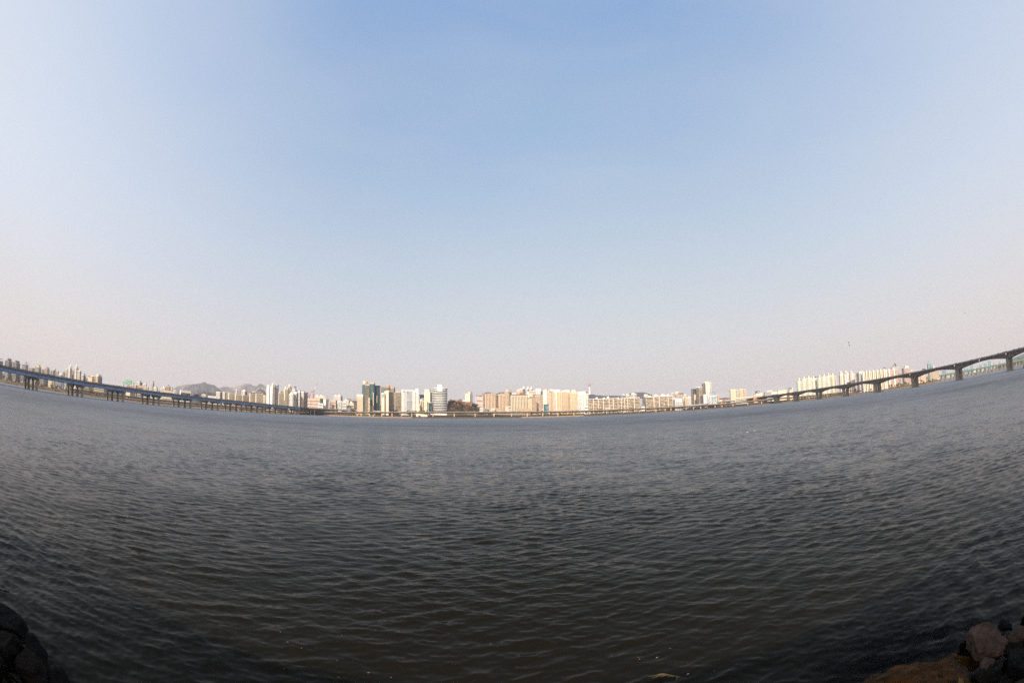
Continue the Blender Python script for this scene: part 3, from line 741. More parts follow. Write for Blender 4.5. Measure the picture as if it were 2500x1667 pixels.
def B(C, x0, xm, x1, ytop, d, style, wall, label, side=None, n=7, glass='apt', dep=14, phi=24, roof=(), kind='flat', sidewin=0, sidewall=None, base=None, wf=0.55, z0=3.5, marks=(), cap=True, tag_=None):
    """One building from survey marks in the photo: left, corner and right edge, skyline height, distance."""
    px = lambda x: C[0]+x*C[2]; py = C[1]+ytop*C[2]; ym = py + 14
    a0, am, a1 = look(px(x0), ym)[0], look(px(xm), ym)[0], look(px(x1), ym)[0]
    f = R(phi)
    if side == 'L': ac, fw, sw, sgn = am, a1-am, am-a0, 1
    elif side == 'R': ac, fw, sw, sgn = am, am-a0, a1-am, -1
    else: ac, fw, sw, sgn, f = a0, a1-a0, 0, 1, R(phi) if phi != 24 else 0.0
    if side is None: d0 = d/_C(0)
    er, ef = Vector((_C(ac), -_S(ac), 0)), Vector((_S(ac), _C(ac), 0))
    u = er*_C(f)*sgn + ef*_S(f); v = -er*_S(f)*sgn + ef*_C(f)
    # exact widths so that the edges fall where surveyed
    def reach(vec, ang):                                        # solve the length along vec from the corner to the ray at angle ac+ang
        p0 = ef*d; dr_ = Vector((_S(ac+ang), _C(ac+ang), 0)); nrm = Vector((dr_.y, -dr_.x, 0))
        return -p0.dot(nrm)/vec.dot(nrm)
    w = abs(reach(u, fw*sgn)); dp = abs(reach(v, -sw*sgn)) if side else dep
    dp = min(max(dp, 5), 90); w = min(w, 260)
    top = CAM_H + d*math.tan(look(px(xm if side else (x0+x1)/2), py)[1])
    cpos = ef*d
    cen = cpos + u*w/2 + v*dp/2
    bz = ground_z(cen.x, cen.y) - 1.0 if base is None else base
    H = top - bz
    rot = math.atan2((u*sgn).y, (u*sgn).x)                      # local x runs to the right along the front, y away from the river
    name = dict(flat='apartment_block', tower='office_tower', low='low_building')[kind] if tag_ is None else tag_
    o = empty(name, (cen.x, cen.y, bz), rot)
    tag(o, label, {'flat': 'apartment block', 'tower': 'tower', 'low': 'building'}[kind], GROUPS[kind])
    W2, D2 = w/2, dp/2
    wm = wallmat(wall)
    mb = MB().box(-W2, W2, -D2, D2, 0, H)
    mb.build('wall', wm, o)
    sx = -W2 if sgn > 0 else W2                                  # the visible side face
    if sidewall and side:  # many of these side colours paint in the shade of unlit faces
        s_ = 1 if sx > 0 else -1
        x_ = sorted((sx+s_*0.01, sx+s_*0.09)); MB().box(x_[0], x_[1], -D2, D2, 0, H).build('side_wall_tone', wallmat(sidewall), o)
    gm = glassmat(glass, wall)
    if style == 'col':
        st = 2*W2/n
        for i in range(n):
            xc = -W2 + st*(i+0.5); hw = st*wf/2
            MB().box(xc-hw, xc+hw, -D2-0.07, -D2+0.25, z0, H-1.6).build('window_column', gm, o)
    elif style == 'band':
        fh = H/(n+0.5)
        for i in range(n):
            z = fh*(i+0.55); MB().box(-W2+0.8, W2-0.8, -D2-0.07, -D2+0.25, z, z+fh*wf).build('window_band', gm, o)
    elif style == 'curtain':
        MB().box(-W2+0.35, W2-0.35, -D2-0.09, -D2+0.25, z0, H-0.8).build('glass_front', gm, o)
        for i in range(n+1):
            x = -W2+0.35+(2*W2-0.7)*i/n; MB().box(x-0.16, x+0.16, -D2-0.3, -D2-0.085, z0, H-0.8).build('mullion', wm, o)
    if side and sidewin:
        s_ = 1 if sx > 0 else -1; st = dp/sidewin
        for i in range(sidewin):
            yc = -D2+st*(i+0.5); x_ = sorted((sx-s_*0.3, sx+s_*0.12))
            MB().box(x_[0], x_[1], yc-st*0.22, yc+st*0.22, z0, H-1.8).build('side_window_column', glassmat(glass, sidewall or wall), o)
    if cap:
        m = MB()
        for (xa, xb, ya, yb) in ((-W2-0.15, W2+0.15, -D2-0.35, -D2), (-W2-0.15, W2+0.15, D2, D2+0.2), (-W2-0.2, -W2, -D2, D2), (W2, W2+0.2, -D2, D2)): m.box(xa, xb, ya, yb, H-0.9, H+0.55)
        m.build('parapet', wm, o)
    for q in roof:
        t, f0, f1, hm = q[:4]; mt = wallmat(q[4]) if len(q) > 4 and q[4] in PAL else (q[4] if len(q) > 4 else wm)
        xa, xb = -W2+2*W2*f0, -W2+2*W2*f1; ya, yb = -D2*0.75, D2*0.7
        if t == 'box':
            MB().box(xa, xb, ya, yb, H-0.3, H+hm).box(xa-0.25, xb+0.25, ya-0.25, yb+0.25, H+hm, H+hm+0.35).build('stair_tower', mt, o)
        elif t == 'frame':
            m = MB()
            for x in (xa+0.4, xb-0.4):
                for y in (ya+0.4, yb-0.4): m.box(x-0.3, x+0.3, y-0.3, y+0.3, H-0.2, H+hm)
            m.box(xa, xb, ya, yb, H+hm, H+hm+0.7); m.build('roof_frame', mt, o)
        elif t == 'slab':
            MB().box(xa-1, xb+1, -D2-1.0, D2+0.8, H+0.6, H+0.6+hm).build('roof_slab', mt, o)
        elif t == 'cyl':
            r = (xb-xa)/2; MB().lathe([(r, H-0.2), (r, H+hm*0.75), (r*0.8, H+hm*0.92), (r*0.35, H+hm)], 14, ((xa+xb)/2, 0)).build('round_crown', mt, o)
        elif t == 'gable':
            xm_ = (xa+xb)/2
            MB().loft([[(xa, y, H-0.2), (xb, y, H-0.2), (xb, y, H+hm*0.45), (xm_, y, H+hm), (xa, y, H+hm*0.45)] for y in (ya, yb)]).build('gabled_crown', mt, o)
        elif t == 'mast':
            MB().bar(((xa+xb)/2, 0, H-0.2), ((xa+xb)/2, 0, H+hm), 0.35, 0.12).build('mast', M_STEEL, o)
        elif t == 'fin':                                         # a wall pier of full height standing proud of the front
            MB().box(xa, xb, -D2-1.5, -D2-0.1, 0, H+hm).box(xa, xb, -D2-0.1, D2*0.3, H-0.2, H+hm).build('stair_shaft', mt, o)
        elif t == 'board':
            MB().box(xa, xb, ya-0.3, ya+0.3, H+0.7, H+hm).bar((xa+1, ya+0.5, H-0.3), (xa+1, ya+0.5, H+hm-0.3), 0.2).bar((xb-1, ya+0.5, H-0.3), (xb-1, ya+0.5, H+hm-0.3), 0.2).build('sign_board', mt, o)
    for (nm, fx0, fx1, fz0, fz1, mt, off) in marks:              # patches and signs on the front, by fraction of its width and height
        MB().box(-W2+2*W2*fx0, -W2+2*W2*fx1, -D2-off-0.25, -D2-off, H*fz0, H*fz1).build(nm, mt if not isinstance(mt, str) else (glassmat(mt, wall) if mt in ('teal', 'navy', 'blue', 'band', 'apt', 'flat', 'cyan') else wallmat(mt[1:])), o)
    o['_w'] = 0; del o['_w']
    BLD[label] = (o, W2, D2, H)
    return o, W2, D2, H
# --- far left, behind the blue bridge
B(C1, -70, -10, 50, 292, 1120, 'col', 'grey', 'grey apartment block cut by the left photo edge, framed roof', 'L', 5, roof=[('frame', 0.2, 0.95, 5, 'grey')])
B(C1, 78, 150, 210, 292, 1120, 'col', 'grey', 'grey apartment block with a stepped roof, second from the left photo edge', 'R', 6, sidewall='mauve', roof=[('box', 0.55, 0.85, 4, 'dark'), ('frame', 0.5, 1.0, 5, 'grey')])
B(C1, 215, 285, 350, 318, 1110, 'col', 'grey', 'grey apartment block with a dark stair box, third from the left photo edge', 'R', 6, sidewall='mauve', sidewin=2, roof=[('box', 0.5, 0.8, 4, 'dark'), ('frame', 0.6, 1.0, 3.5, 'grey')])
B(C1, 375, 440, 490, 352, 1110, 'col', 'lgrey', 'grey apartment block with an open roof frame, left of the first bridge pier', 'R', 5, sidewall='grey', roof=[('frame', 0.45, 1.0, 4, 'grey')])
B(C1, 495, 560, 600, 412, 1600, 'col', 'lgrey', 'pale far apartment block over the first bridge pier', 'R', 6, sidewall='grey')
B(C1, 600, 670, 715, 402, 1500, 'col', 'beige', 'apartment block with a yellowish pointed crown over the bridge', 'R', 5, sidewall='grey', roof=[('gable', 0.5, 0.95, 8, 'yellow')])
B(C1, 720, 765, 770, 442, 1500, 'col', 'lgrey', 'narrow grey apartment block right of the yellow crowned one', None, 4)
B(C1, 768, 820, 862, 425, 1450, 'col', 'beige', 'beige apartment block with two stair boxes above the bridge rail', 'R', 5, sidewall='grey', roof=[('box', 0.3, 0.55, 4, 'beige'), ('box', 0.7, 0.9, 3, 'grey')])
B(C1, 878, 925, 947, 458, 1450, 'col', 'lgrey', 'grey slab beside the round yellow topped tower', 'R', 5, sidewall='mauve')
B(C1, 935, 965, 968, 445, 1700, 'col', 'beige', 'slim far tower with a round yellow top', None, 3, roof=[('cyl', 0.1, 0.9, 6, 'yellow')])
B(C1, 970, 1010, 1025, 472, 1500, 'col', 'lgrey', 'grey slab behind the white arched roof', 'R', 4, sidewall='mauve')
B(C1, 1010, 1055, 1090, 532, 1100, 'col', 'white', 'white block with rounded arched crowns behind the bridge rail', 'R', 4, sidewall='lgrey', roof=[('cyl', 0.1, 0.6, 5, 'white'), ('cyl', 0.6, 1.0, 4, 'white')])
B(C1, 1090, 1110, 1126, 484, 1700, 'col', 'grey', 'grey far block left of the twin white towers', 'R', 3, sidewall='mauve')
B(C1, 1130, 1158, 1172, 438, 1200, 'col', 'white', 'lower white shoulder left of the twin round crowned towers', 'R', 4, sidewall='mauve', kind='tower')
B(C1, 1172, 1225, 1250, 410, 1190, 'col', 'white', 'white tower with a round crown, left one of the twin pair', 'R', 4, sidewall='grey', kind='tower', roof=[('cyl', 0.45, 1.0, 7, 'white'), ('fin', 0.6, 0.85, 4, 'white')])
B(C1, 1250, 1282, 1290, 458, 1210, 'col', 'pink', 'pinkish block standing between the twin white towers', 'R', 4, sidewall='mauve', kind='tower')
B(C1, 1284, 1335, 1362, 408, 1190, 'col', 'white', 'white tower with a round crown, right one of the twin pair', 'R', 4, sidewall='grey', kind='tower', roof=[('cyl', 0.45, 1.0, 7, 'white'), ('fin', 0.55, 0.8, 4, 'white')])
B(C1, 1340, 1388, 1412, 462, 1170, 'col', 'white', 'white block with a shaded right side, right of the twin towers', 'R', 4, sidewall='mauve', sidewin=2, kind='tower')
B(C1, 1415, 1448, 1490, 535, 1150, 'col', 'white', 'short white block with a wide shaded right side', 'R', 3, sidewall='mauve', sidewin=3, roof=[('box', 0.3, 0.9, 3, 'beige')])
B(C1, 1490, 1525, 1526, 590, 1150, 'col', 'lgrey', 'low grey block between two taller white ones over the bridge', None, 3)
B(C1, 1524, 1600, 1652, 572, 1130, 'col', 'beige', 'beige block with a brown flat roof above the bridge rail', 'L', 5, phi=40, roof=[('slab', 0.0, 1.0, 0.8, M_TILE), ('box', 0.6, 0.95, 3, 'white')])
B(C1, 1650, 1702, 1776, 552, 1120, 'col', 'cream', 'cream block with a dark windowed right side and roof frame', 'R', 2, sidewall='mauve', sidewin=4, roof=[('frame', 0.1, 1.0, 3, 'cream'), ('box', 0.4, 0.9, 2.4, 'white')])
B(C1, 838, 895, 940, 600, 1000, 'band', 'cream', 'small cream block seen under the blue bridge', 'R', 5, kind='low', glass='flat')
B(C1, 1000, 1025, 1052, 608, 1010, 'col', 'white', 'small white house between the second bridge piers', None, 2, kind='low', roof=[('gable', 0.0, 1.0, 4, 'white')])
B(C1, 60, 130, 180, 470, 1020, 'col', 'lgrey', 'grey block seen under the blue bridge at the far left', 'R', 5, sidewall='mauve')
B(C1, 360, 400, 425, 512, 1030, 'col', 'grey', 'grey block under the bridge beside the first pier', 'R', 4, sidewall='mauve')
B(C1, 690, 760, 830, 590, 1040, 'col', 'grey', 'shaded grey block under the bridge between first and second piers', 'R', 5, sidewall='mauve')
B(C1, 1440, 1540, 1600, 722, 1010, 'band', 'mauve', 'dark low block under the bridge right of the second pier', 'R', 3, kind='low', glass='flat')
B(C1, 1640, 1760, 1800, 735, 1005, 'band', 'cream', 'cream low block under the bridge left of the third pier', None, 4, kind='low', glass='flat')
B(C1, 2190, 2260, 2352, 800, 1000, 'col', 'beige', 'beige block under the bridge right of the third pier', 'L', 6, kind='low', glass='flat')
# --- between the sign gantry and the mountain
B(C2, 60, 110, 160, 545, 1500, 'band', 'pink', 'pinkish low block framed by the green sign gantry', None, 4, kind='low', glass='flat')
B(C2, 165, 210, 237, 540, 1400, 'col', 'peach', 'peach block right of the green sign gantry', 'R', 5, sidewall='tan')
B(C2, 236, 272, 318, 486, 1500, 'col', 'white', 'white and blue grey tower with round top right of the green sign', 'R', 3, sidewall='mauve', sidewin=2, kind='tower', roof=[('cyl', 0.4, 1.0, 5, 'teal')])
B(C2, 240, 290, 335, 545, 1350, 'band', 'peach', 'low peach block in front of the blue grey tower', None, 3, kind='low', glass='flat')
B(C2, 334, 375, 388, 520, 1500, 'col', 'white', 'narrow white tower left of the slim pale shaft', 'R', 3, sidewall='mauve', kind='tower', roof=[('cyl', 0.4, 1.0, 4, 'lgrey')])
B(C2, 380, 410, 422, 565, 1350, 'col', 'peach', 'small peach block right of the narrow white tower', 'R', 3, sidewall='mauve')
B(C2, 456, 494, 512, 498, 1450, 'col', 'pgreen', 'slim pale green tower standing alone above the bridge', 'R', 3, sidewall='mauve', kind='tower', roof=[('box', 0.4, 1.0, 5, 'grey')])
B(C2, 500, 545, 578, 575, 1350, 'col', 'white', 'broken row of white houses right of the slim green tower', 'R', 3, kind='low', roof=[('gable', 0.1, 0.8, 4, 'pink')])
B(C2, 585, 602, 606, 604, 1350, 'col', 'white', 'tiny white house left of the spired grey block', None, 2, kind='low')
B(C2, 612, 640, 652, 596, 1400, 'col', 'white', 'short white block left of the spired grey block', 'R', 3, sidewall='grey')
B(C2, 648, 685, 698, 578, 1380, 'col', 'white', 'white block with a stair box left of the spired block', 'R', 3, sidewall='grey', roof=[('box', 0.2, 0.6, 4, 'white')])
B(C2, 697, 760, 780, 566, 1360, 'col', 'tan', 'tan grey block with a little spire, left of the mountain', 'R', 5, sidewall='grey', roof=[('gable', 0.3, 0.8, 6, 'grey'), ('mast', 0.5, 0.6, 10)])
B(C2, 782, 812, 822, 600, 1380, 'col', 'white', 'white block with dark roof right of the spired block', 'R', 3, sidewall='grey', roof=[('box', 0.3, 0.9, 3, 'dark')])
B(C2, 825, 860, 872, 622, 1300, 'col', 'white', 'last low white block before the long white building', 'R', 3, sidewall='lgrey')
B(C2, 640, 760, 830, 632, 1150, 'band', 'cream', 'long low white block hidden by the bridge rail left of the mountain', None, 3, kind='low', glass='flat')
B(C2, 930, 945, 1112, 622, 1300, 'band', 'white', 'long low white building with tall windows below the mountain', 'L', 2, kind='low', glass='band', phi=14, roof=[('box', 0.05, 0.5, 1.2, 'white'), ('box', 0.6, 0.95, 1.5, 'pink')])
B(C2, 1290, 1340, 1360, 695, 1250, 'col', 'cream', 'small cream house under the bare wooded slope', None, 3, kind='low', roof=[('gable', 0.0, 1.0, 3, 'pink')])
B(C2, 1392, 1450, 1525, 718, 1200, 'band', 'white', 'low white sheds below the wooded slope', None, 2, kind='low', glass='flat')
B(C2, 1526, 1592, 1632, 652, 1250, 'col', 'white', 'white and pink block with a dark right side, first right of the mountain', 'R', 4, sidewall='mauve', sidewin=2)
B(C2, 1634, 1672, 1692, 656, 1240, 'col', 'white', 'bright narrow white slab right of the mountain', 'R', 2, sidewall='tan')
B(C2, 1690, 1735, 1742, 662, 1300, 'col', 'beige', 'beige block set back behind the bright narrow slab', None, 4)
B(C2, 1734, 1740, 1842, 668, 1220, 'col', 'cream', 'cream block with regular window columns right of the bright slab', 'L', 7)
B(C2, 1846, 1868, 1876, 608, 1600, 'col', 'white', 'tall narrow white tower behind the cream blocks', 'R', 2, sidewall='lgrey', kind='tower')
B(C2, 1840, 1848, 1962, 692, 1210, 'col', 'cream', 'lower cream block below the tall narrow white tower', 'L', 8)
B(C2, 1945, 2000, 2036, 636, 1400, 'col', 'white', 'white tower with a shaded side and stair box, far right of the mountain', 'R', 2, sidewall='mauve', sidewin=2, kind='tower', roof=[('box', 0.3, 1.0, 4, 'white')])
B(C2, 1962, 1970, 2090, 702, 1200, 'col', 'beige', 'beige low gabled block right of the shaded white tower', 'L', 7, roof=[('gable', 0.7, 1.0, 3, 'beige')])
B(C3, 78, 84, 196, 462, 1180, 'col', 'cream', 'cream gridded block with a dark hipped roof', 'L', 8, roof=[('slab', 0.0, 1.0, 0.9, M_TILE), ('box', 0.5, 0.75, 4, 'white')])
B(C3, 194, 200, 332, 470, 1170, 'col', 'cream', 'cream gridded block with a wide crown left of the striped white towers', 'L', 9, roof=[('slab', 0.0, 0.3, 0.9, M_TILE), ('box', 0.25, 0.95, 3, 'beige'), ('gable', 0.45, 0.8, 6, 'tan')])
B(C3, 330, 378, 394, 512, 1160, 'col', 'cream', 'short cream block squeezed against the striped white towers', 'R', 4, sidewall='beige')
# --- striped white towers and the ornate group
B(C3, 398, 446, 482, 338, 1090, 'col', 'white', 'white striped tower with a blank left wall, left of its taller twin', 'L', 4, phi=40, roof=[('gable', 0.0, 0.35, 3, 'white')], kind='tower', glass='flat')
B(C3, 464, 510, 560, 340, 1070, 'col', 'white', 'white striped tower with a pointed stair head in the middle of the pair', 'L', 5, phi=35, roof=[('gable', 0.35, 0.85, 9, 'lgrey')], kind='tower', glass='flat')
B(C3, 556, 604, 628, 312, 1080, 'col', 'lgrey', 'shaded grey tower forming the right end of the striped pair', 'R', 5, sidewall='mauve', roof=[('gable', 0.5, 1.0, 3, 'pink')], kind='tower', glass='flat')
B(C3, 626, 634, 740, 462, 1150, 'col', 'cream', 'cream block with a stepped pyramid crown between tall white towers', 'L', 7, roof=[('box', 0.15, 0.85, 3, 'cream'), ('gable', 0.3, 0.75, 6, 'tan')])
B(C3, 738, 748, 802, 392, 1130, 'col', 'cream', 'tall cream tower with a round drum crown', 'L', 4, kind='tower', roof=[('cyl', 0.05, 0.75, 7, 'cream')])
B(C3, 796, 806, 882, 360, 1140, 'col', 'cream', 'tallest cream tower with a tiered round crown', 'L', 5, kind='tower', roof=[('cyl', 0.1, 0.9, 5, 'beige'), ('cyl', 0.25, 0.8, 9, 'white')])
B(C3, 826, 905, 920, 490, 1050, 'col', 'white', 'bright white block with curved roof shoulder in the ornate group', 'R', 3, sidewall='lgrey', kind='tower', roof=[('cyl', 0.2, 0.9, 5, 'white')])
B(C3, 884, 940, 980, 405, 1120, 'col', 'white', 'white tower with a dark capped stair head in the ornate group', 'R', 4, sidewall='grey', kind='tower', roof=[('box', 0.4, 0.9, 6, 'white'), ('box', 0.5, 0.8, 8, 'dark')])
B(C3, 905, 970, 1004, 465, 1060, 'col', 'white', 'white banded block with a stepped gable in front of the ornate towers', 'R', 4, sidewall='mauve', sidewin=2, kind='tower', roof=[('gable', 0.1, 0.9, 4, 'white')])
B(C3, 1000, 1035, 1062, 440, 1100, 'col', 'white', 'narrow white block with a pointed roof hood', 'R', 3, sidewall='mauve', kind='tower', roof=[('gable', 0.2, 1.0, 5, 'lgrey')])
B(C3, 1060, 1110, 1127, 445, 1080, 'col', 'white', 'white block with two dark roof hoods right of the ornate group', 'R', 3, sidewall='mauve', kind='tower', roof=[('gable', 0.2, 1.0, 5, 'grey')])
B(C3, 1122, 1165, 1188, 462, 1090, 'col', 'lgrey', 'grey white block with rows of windows beside the crane', 'R', 4, sidewall='mauve', sidewin=2, kind='tower', roof=[('slab', 0.0, 1.0, 0.7, M_TILE)])
# --- construction site and the low quarter
B(C3, 1184, 1415, 1482, 575, 1040, 'band', 'pink', 'large pinkish unfinished concrete block under the red crane', 'R', 4, glass='flat', wf=0.3, sidewall='mauve', kind='low', marks=[('scaffold_strip', 0.27, 0.29, 0.0, 0.95, '*brick', 0.1), ('scaffold_strip', 0.02, 0.98, 0.75, 0.765, '*brick', 0.1)])
B(C3, 1330, 1420, 1512, 528, 1200, 'band', 'cream', 'cream hall with round roof tanks behind the unfinished block', None, 3, kind='low', roof=[('cyl', 0.1, 0.3, 4, 'white'), ('cyl', 0.5, 0.7, 3.5, 'white'), ('cyl', 0.72, 0.86, 3, 'white')])
B(C3, 1512, 1560, 1600, 555, 1250, 'band', 'pink', 'pink block with red roof masts right of the crane', None, 4, kind='low', roof=[('mast', 0.4, 0.5, 8), ('mast', 0.6, 0.7, 8)])
B(C3, 1390, 1475, 1492, 668, 1036, 'band', 'white', 'low white office with dark window bands in front of the unfinished block', 'R', 3, kind='low', glass='navy')
B(C3, 1484, 1530, 1592, 585, 1045, 'col', 'white', 'white and tan narrow block left of the plain pinkish house', 'L', 3, phi=50, kind='low', glass='flat')
B(C3, 1584, 1600, 1645, 640, 1030, 'band', 'pink', 'small pink house beside the plain pinkish block', 'L', 3, kind='low', glass='flat')
B(C3, 1640, 1722, 1748, 605, 1040, 'band', 'pink', 'plain pinkish beige block with a dark right side', 'R', 4, sidewall='mauve', kind='low', glass='flat', wf=0.25)
B(C3, 1686, 1815, 1852, 520, 1500, 'col', 'white', 'set back white apartment group left of the low white houses', 'R', 6, sidewall='grey', roof=[('box', 0.1, 0.3, 3, 'white'), ('box', 0.6, 0.85, 4, 'white')])
B(C3, 1756, 1835, 1850, 624, 1080, 'col', 'white', 'low white office with green glass strips', 'R', 4, sidewall='lgrey', glass='teal', kind='low')
B(C3, 1848, 1880, 1925, 640, 1060, 'band', 'white', 'small white house with a stepped gable', None, 4, kind='low', glass='flat', roof=[('gable', 0.2, 0.8, 4, 'white')])
B(C3, 1890, 1970, 1988, 605, 1180, 'col', 'white', 'white block above the stepped white house', 'R', 5, sidewall='lgrey', kind='low', roof=[('box', 0.2, 0.5, 3, 'white')])
B(C3, 1940, 1975, 2012, 568, 1900, 'col', 'tan', 'hazy brown far block left of the grey banded office', None, 4)
B(C3, 1985, 2060, 2065, 665, 1060, 'band', 'cream', 'cream domed house beside the grey banded office', None, 2, kind='low', glass='flat', roof=[('cyl', 0.2, 0.8, 5, 'cream')])
B(C3, 1925, 1990, 2022, 705, 1038, 'band', 'dark', 'dark low box with a blank sign near the ramp', None, 1, kind='low', glass='navy', marks=[('sign_panel', 0.2, 0.8, 0.35, 0.75, 'grey' if False else M_STEEL, 0.35)])
B(C3, 2002, 2030, 2140, 588, 1100, 'band', 'mauve', 'grey banded office with a white top storey', 'L', 9, glass='flat', wf=0.4, kind='tower', marks=[('top_band', 0.0, 1.0, 0.92, 1.0, M_WHITE, 0.1), ('dark_band', 0.0, 1.0, 0.86, 0.9, '*dark', 0.1)], roof=[('mast', 0.6, 0.65, 14)])
# --- the office towers left of centre
o, W2, D2, H = B(C4, 183, 303, 410, 492, 1040, 'col', 'peach', 'striped peach office with a white crown and dark swoosh sign', 'R', 6, glass='flat', wf=0.42, z0=0, kind='tower', sidewall='mauve')
MB().box(-W2-0.4, W2+0.3, -D2-0.9, D2*0.2, H+0.6, H+5.6).build('sign_crown', M_WHITE, o)
sw = MB(); pts = [(-0.85, 0.20), (-0.6, 0.22), (-0.2, 0.24), (0.2, 0.28), (0.45, 0.38), (0.6, 0.52), (0.7, 0.70), (0.8, 0.86)]
for (x_, z_), (x2, z2) in zip(pts, pts[1:]): sw.bar((x_*W2, -D2-1.0, H+0.6+5*z_), (x2*W2, -D2-1.0, H+0.6+5*z2), 0.28, n=5)
sw.build('swoosh_mark', M_DARKMARK, o)
MB().box(W2+0.1, W2+0.4, -D2+(2*D2)*0.55, D2, 0, H*0.93).build('side_glass', glassmat('navy', 'mauve'), o)
# teal glass tower with a gridded yellow front
o, W2, D2, H = B(C4, 287, 350, 440, 232, 1040, 'col', 'beige', 'teal glass tower with a yellow gridded front and cream sign crown', 'L', 5, glass='apt', wf=0.62, kind='tower', phi=38, sidewall='teal', sidewin=3)
MB().box(-W2+0.2, W2-0.2, -D2-0.6, -D2-0.05, H*0.955, H+0.9).build('top_band', M_WHITE, o)
MB().box(-W2+0.6, W2-0.4, -D2*0.6, D2*0.4, H+0.3, H+2.2).build('roof_plinth', wallmat('tan'), o)
sb = MB().box(-W2+0.4, W2-0.2, -D2*0.7, D2*0.5, H+2.2, H+7.6).build('sign_crown', wallmat('cream'), o)
MB().lathe([(1.5, 0), (1.7, 0.15)], 14).build('red_emblem', M_RED, sb)
e_ = sb.children[0]; e_.location = (0.6, -D2*0.7-0.02, H+5.0); e_.rotation_euler = (R(90), 0, 0)
B(C4, 440, 524, 552, 230, 1046, 'curtain', 'teal', 'teal glass wing right of the yellow gridded front', 'R', 5, glass='teal', kind='tower', roof=[('slab', 0.25, 0.95, 1.2, 'cream'), ('box', 0.7, 1.0, 3, 'pink'), ('mast', 0.9, 0.95, 5)], marks=[('beige_strip', 0.86, 0.99, 0.30, 0.72, '*cream', 0.4), ('lower_front', 0.0, 0.98, 0.0, 0.30, '*mauve', 0.45), ('lower_strip', 0.25, 0.32, 0.0, 0.3, '*lgrey', 0.75), ('lower_strip', 0.5, 0.57, 0.0, 0.3, '*lgrey', 0.75)])
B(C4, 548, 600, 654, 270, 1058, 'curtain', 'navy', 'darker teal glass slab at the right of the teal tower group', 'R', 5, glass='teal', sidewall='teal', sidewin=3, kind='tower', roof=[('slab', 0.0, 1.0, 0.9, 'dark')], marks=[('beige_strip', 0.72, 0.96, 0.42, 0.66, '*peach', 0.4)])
o, W2, D2, H = B(C4, 412, 444, 446, 520, 1036, 'col', 'cream', 'low zigzag balcony front at the foot of the teal tower', None, 1, glass='flat', kind='low')
zz = MB()
for i in range(7): zz.add([(-W2, -D2-1.2, 2+i*H/8), (W2, -D2-1.2, 2+(i+0.55)*H/8), (W2, -D2-1.2, 2+(i+0.85)*H/8), (-W2, -D2-1.2, 2+(i+0.3)*H/8), (-W2, -D2-0.1, 2+i*H/8), (W2, -D2-0.1, 2+(i+0.55)*H/8), (W2, -D2-0.1, 2+(i+0.85)*H/8), (-W2, -D2-0.1, 2+(i+0.3)*H/8)], [(0,1,2,3),(7,6,5,4),(0,4,5,1),(1,5,6,2),(2,6,7,3),(3,7,4,0)])
zz.build('zigzag_balcony', wallmat('cream'), o)
B(C4, 655, 664, 778, 300, 1120, 'col', 'lgrey', 'grey white gridded tower behind the cream sign building', 'L', 5, glass='teal', wf=0.6, kind='tower', roof=[('slab', 0.0, 1.0, 0.8, 'tan')])
B(C4, 770, 778, 876, 310, 1150, 'col', 'tan', 'tan tower with a domed drum on its roof', 'L', 5, kind='tower', roof=[('cyl', 0.1, 0.9, 8, 'tan')])
B(C4, 868, 935, 962, 312, 1140, 'col', 'tan', 'brownish stepped tower right of the domed drum', 'R', 5, sidewall='mauve', sidewin=2, kind='tower', roof=[('box', 0.1, 0.5, 4, 'beige'), ('box', 0.6, 0.95, 3, 'beige')])
o, W2, D2, H = B(C4, 742, 828, 922, 382, 1000, 'none', 'cream', 'blank cream tower with a brown stripe and deep shaded side', 'R', 3, kind='tower', sidewall='mauve', sidewin=4, marks=[('brown_strip', 0.02, 0.16, 0.0, 0.88, '*pink', 0.06)], roof=[('box', 0.25, 0.95, 2.2, 'cream')])
B(C4, 680, 738, 744, 415, 996, 'none', 'cream', 'blank cream wing with small teal letters at its top', None, 3, kind='tower', dep=20, marks=[('teal_sign', 0.16, 0.46, 0.86, 0.95, M_TEALS, 0.05), ('teal_sign', 0.54, 0.82, 0.86, 0.95, M_TEALS, 0.05), ('red_sign', 0.2, 0.8, 0.82, 0.845, M_RED, 0.05)])
B(C4, 928, 958, 962, 482, 1030, 'none', 'cream', 'narrow pale block with a red sign left of the mesh fronted tower', None, 2, kind='low', marks=[('red_sign', 0.25, 0.75, 0.66, 0.76, M_RED, 0.06)])
B(C4, 958, 966, 1106, 398, 1020, 'col', 'beige', 'pinkish grey tower with a fine mesh of windows', 'L', 14, glass='mix', wf=0.5, kind='tower', roof=[('box', 0.3, 0.7, 2.5, 'cream')])
# white hotel-like slab
o, W2, D2, H = B(C4, 1104, 1112, 1442, 345, 990, 'none', 'white', 'broad white tower with a blue banded centre and two dotted window lines', 'L', 3, kind='tower', dep=18)
for i in range(19):
    z = H*(0.03 + 0.925*i/19); MB().box(-W2+W2*0.50, -W2+W2*1.22, -D2-0.12, -D2+0.2, z, z+H*0.03).build('window_band', glassmat('blue', 'lgrey'), o)
for f_ in (0.32, 1.64):
    for i in range(18):
        z = H*(0.03 + 0.9*i/18); MB().box(-W2+W2*(f_-0.045), -W2+W2*(f_+0.045), -D2-0.1, -D2+0.2, z, z+H*0.026).build('window', glassmat('band', 'pink'), o)
MB().box(-W2+W2*1.72, W2, -D2-0.9, D2*0.9, H, H+4.0).build('raised_wing', wallmat('white'), o)
MB().box(-W2+W2*1.72, W2+0.02, -D2-0.9, -D2-0.02, 0, H).build('front_pier', wallmat('white'), o)
sg = MB().box(-W2+0.8, -W2+W2*0.30, -D2-0.5, -D2-0.05, H*0.915, H*0.985).build('teal_sign', mottled('pale_teal_sign', (0.45, 0.70, 0.70), 0.5, 0.1, 0.5), o)
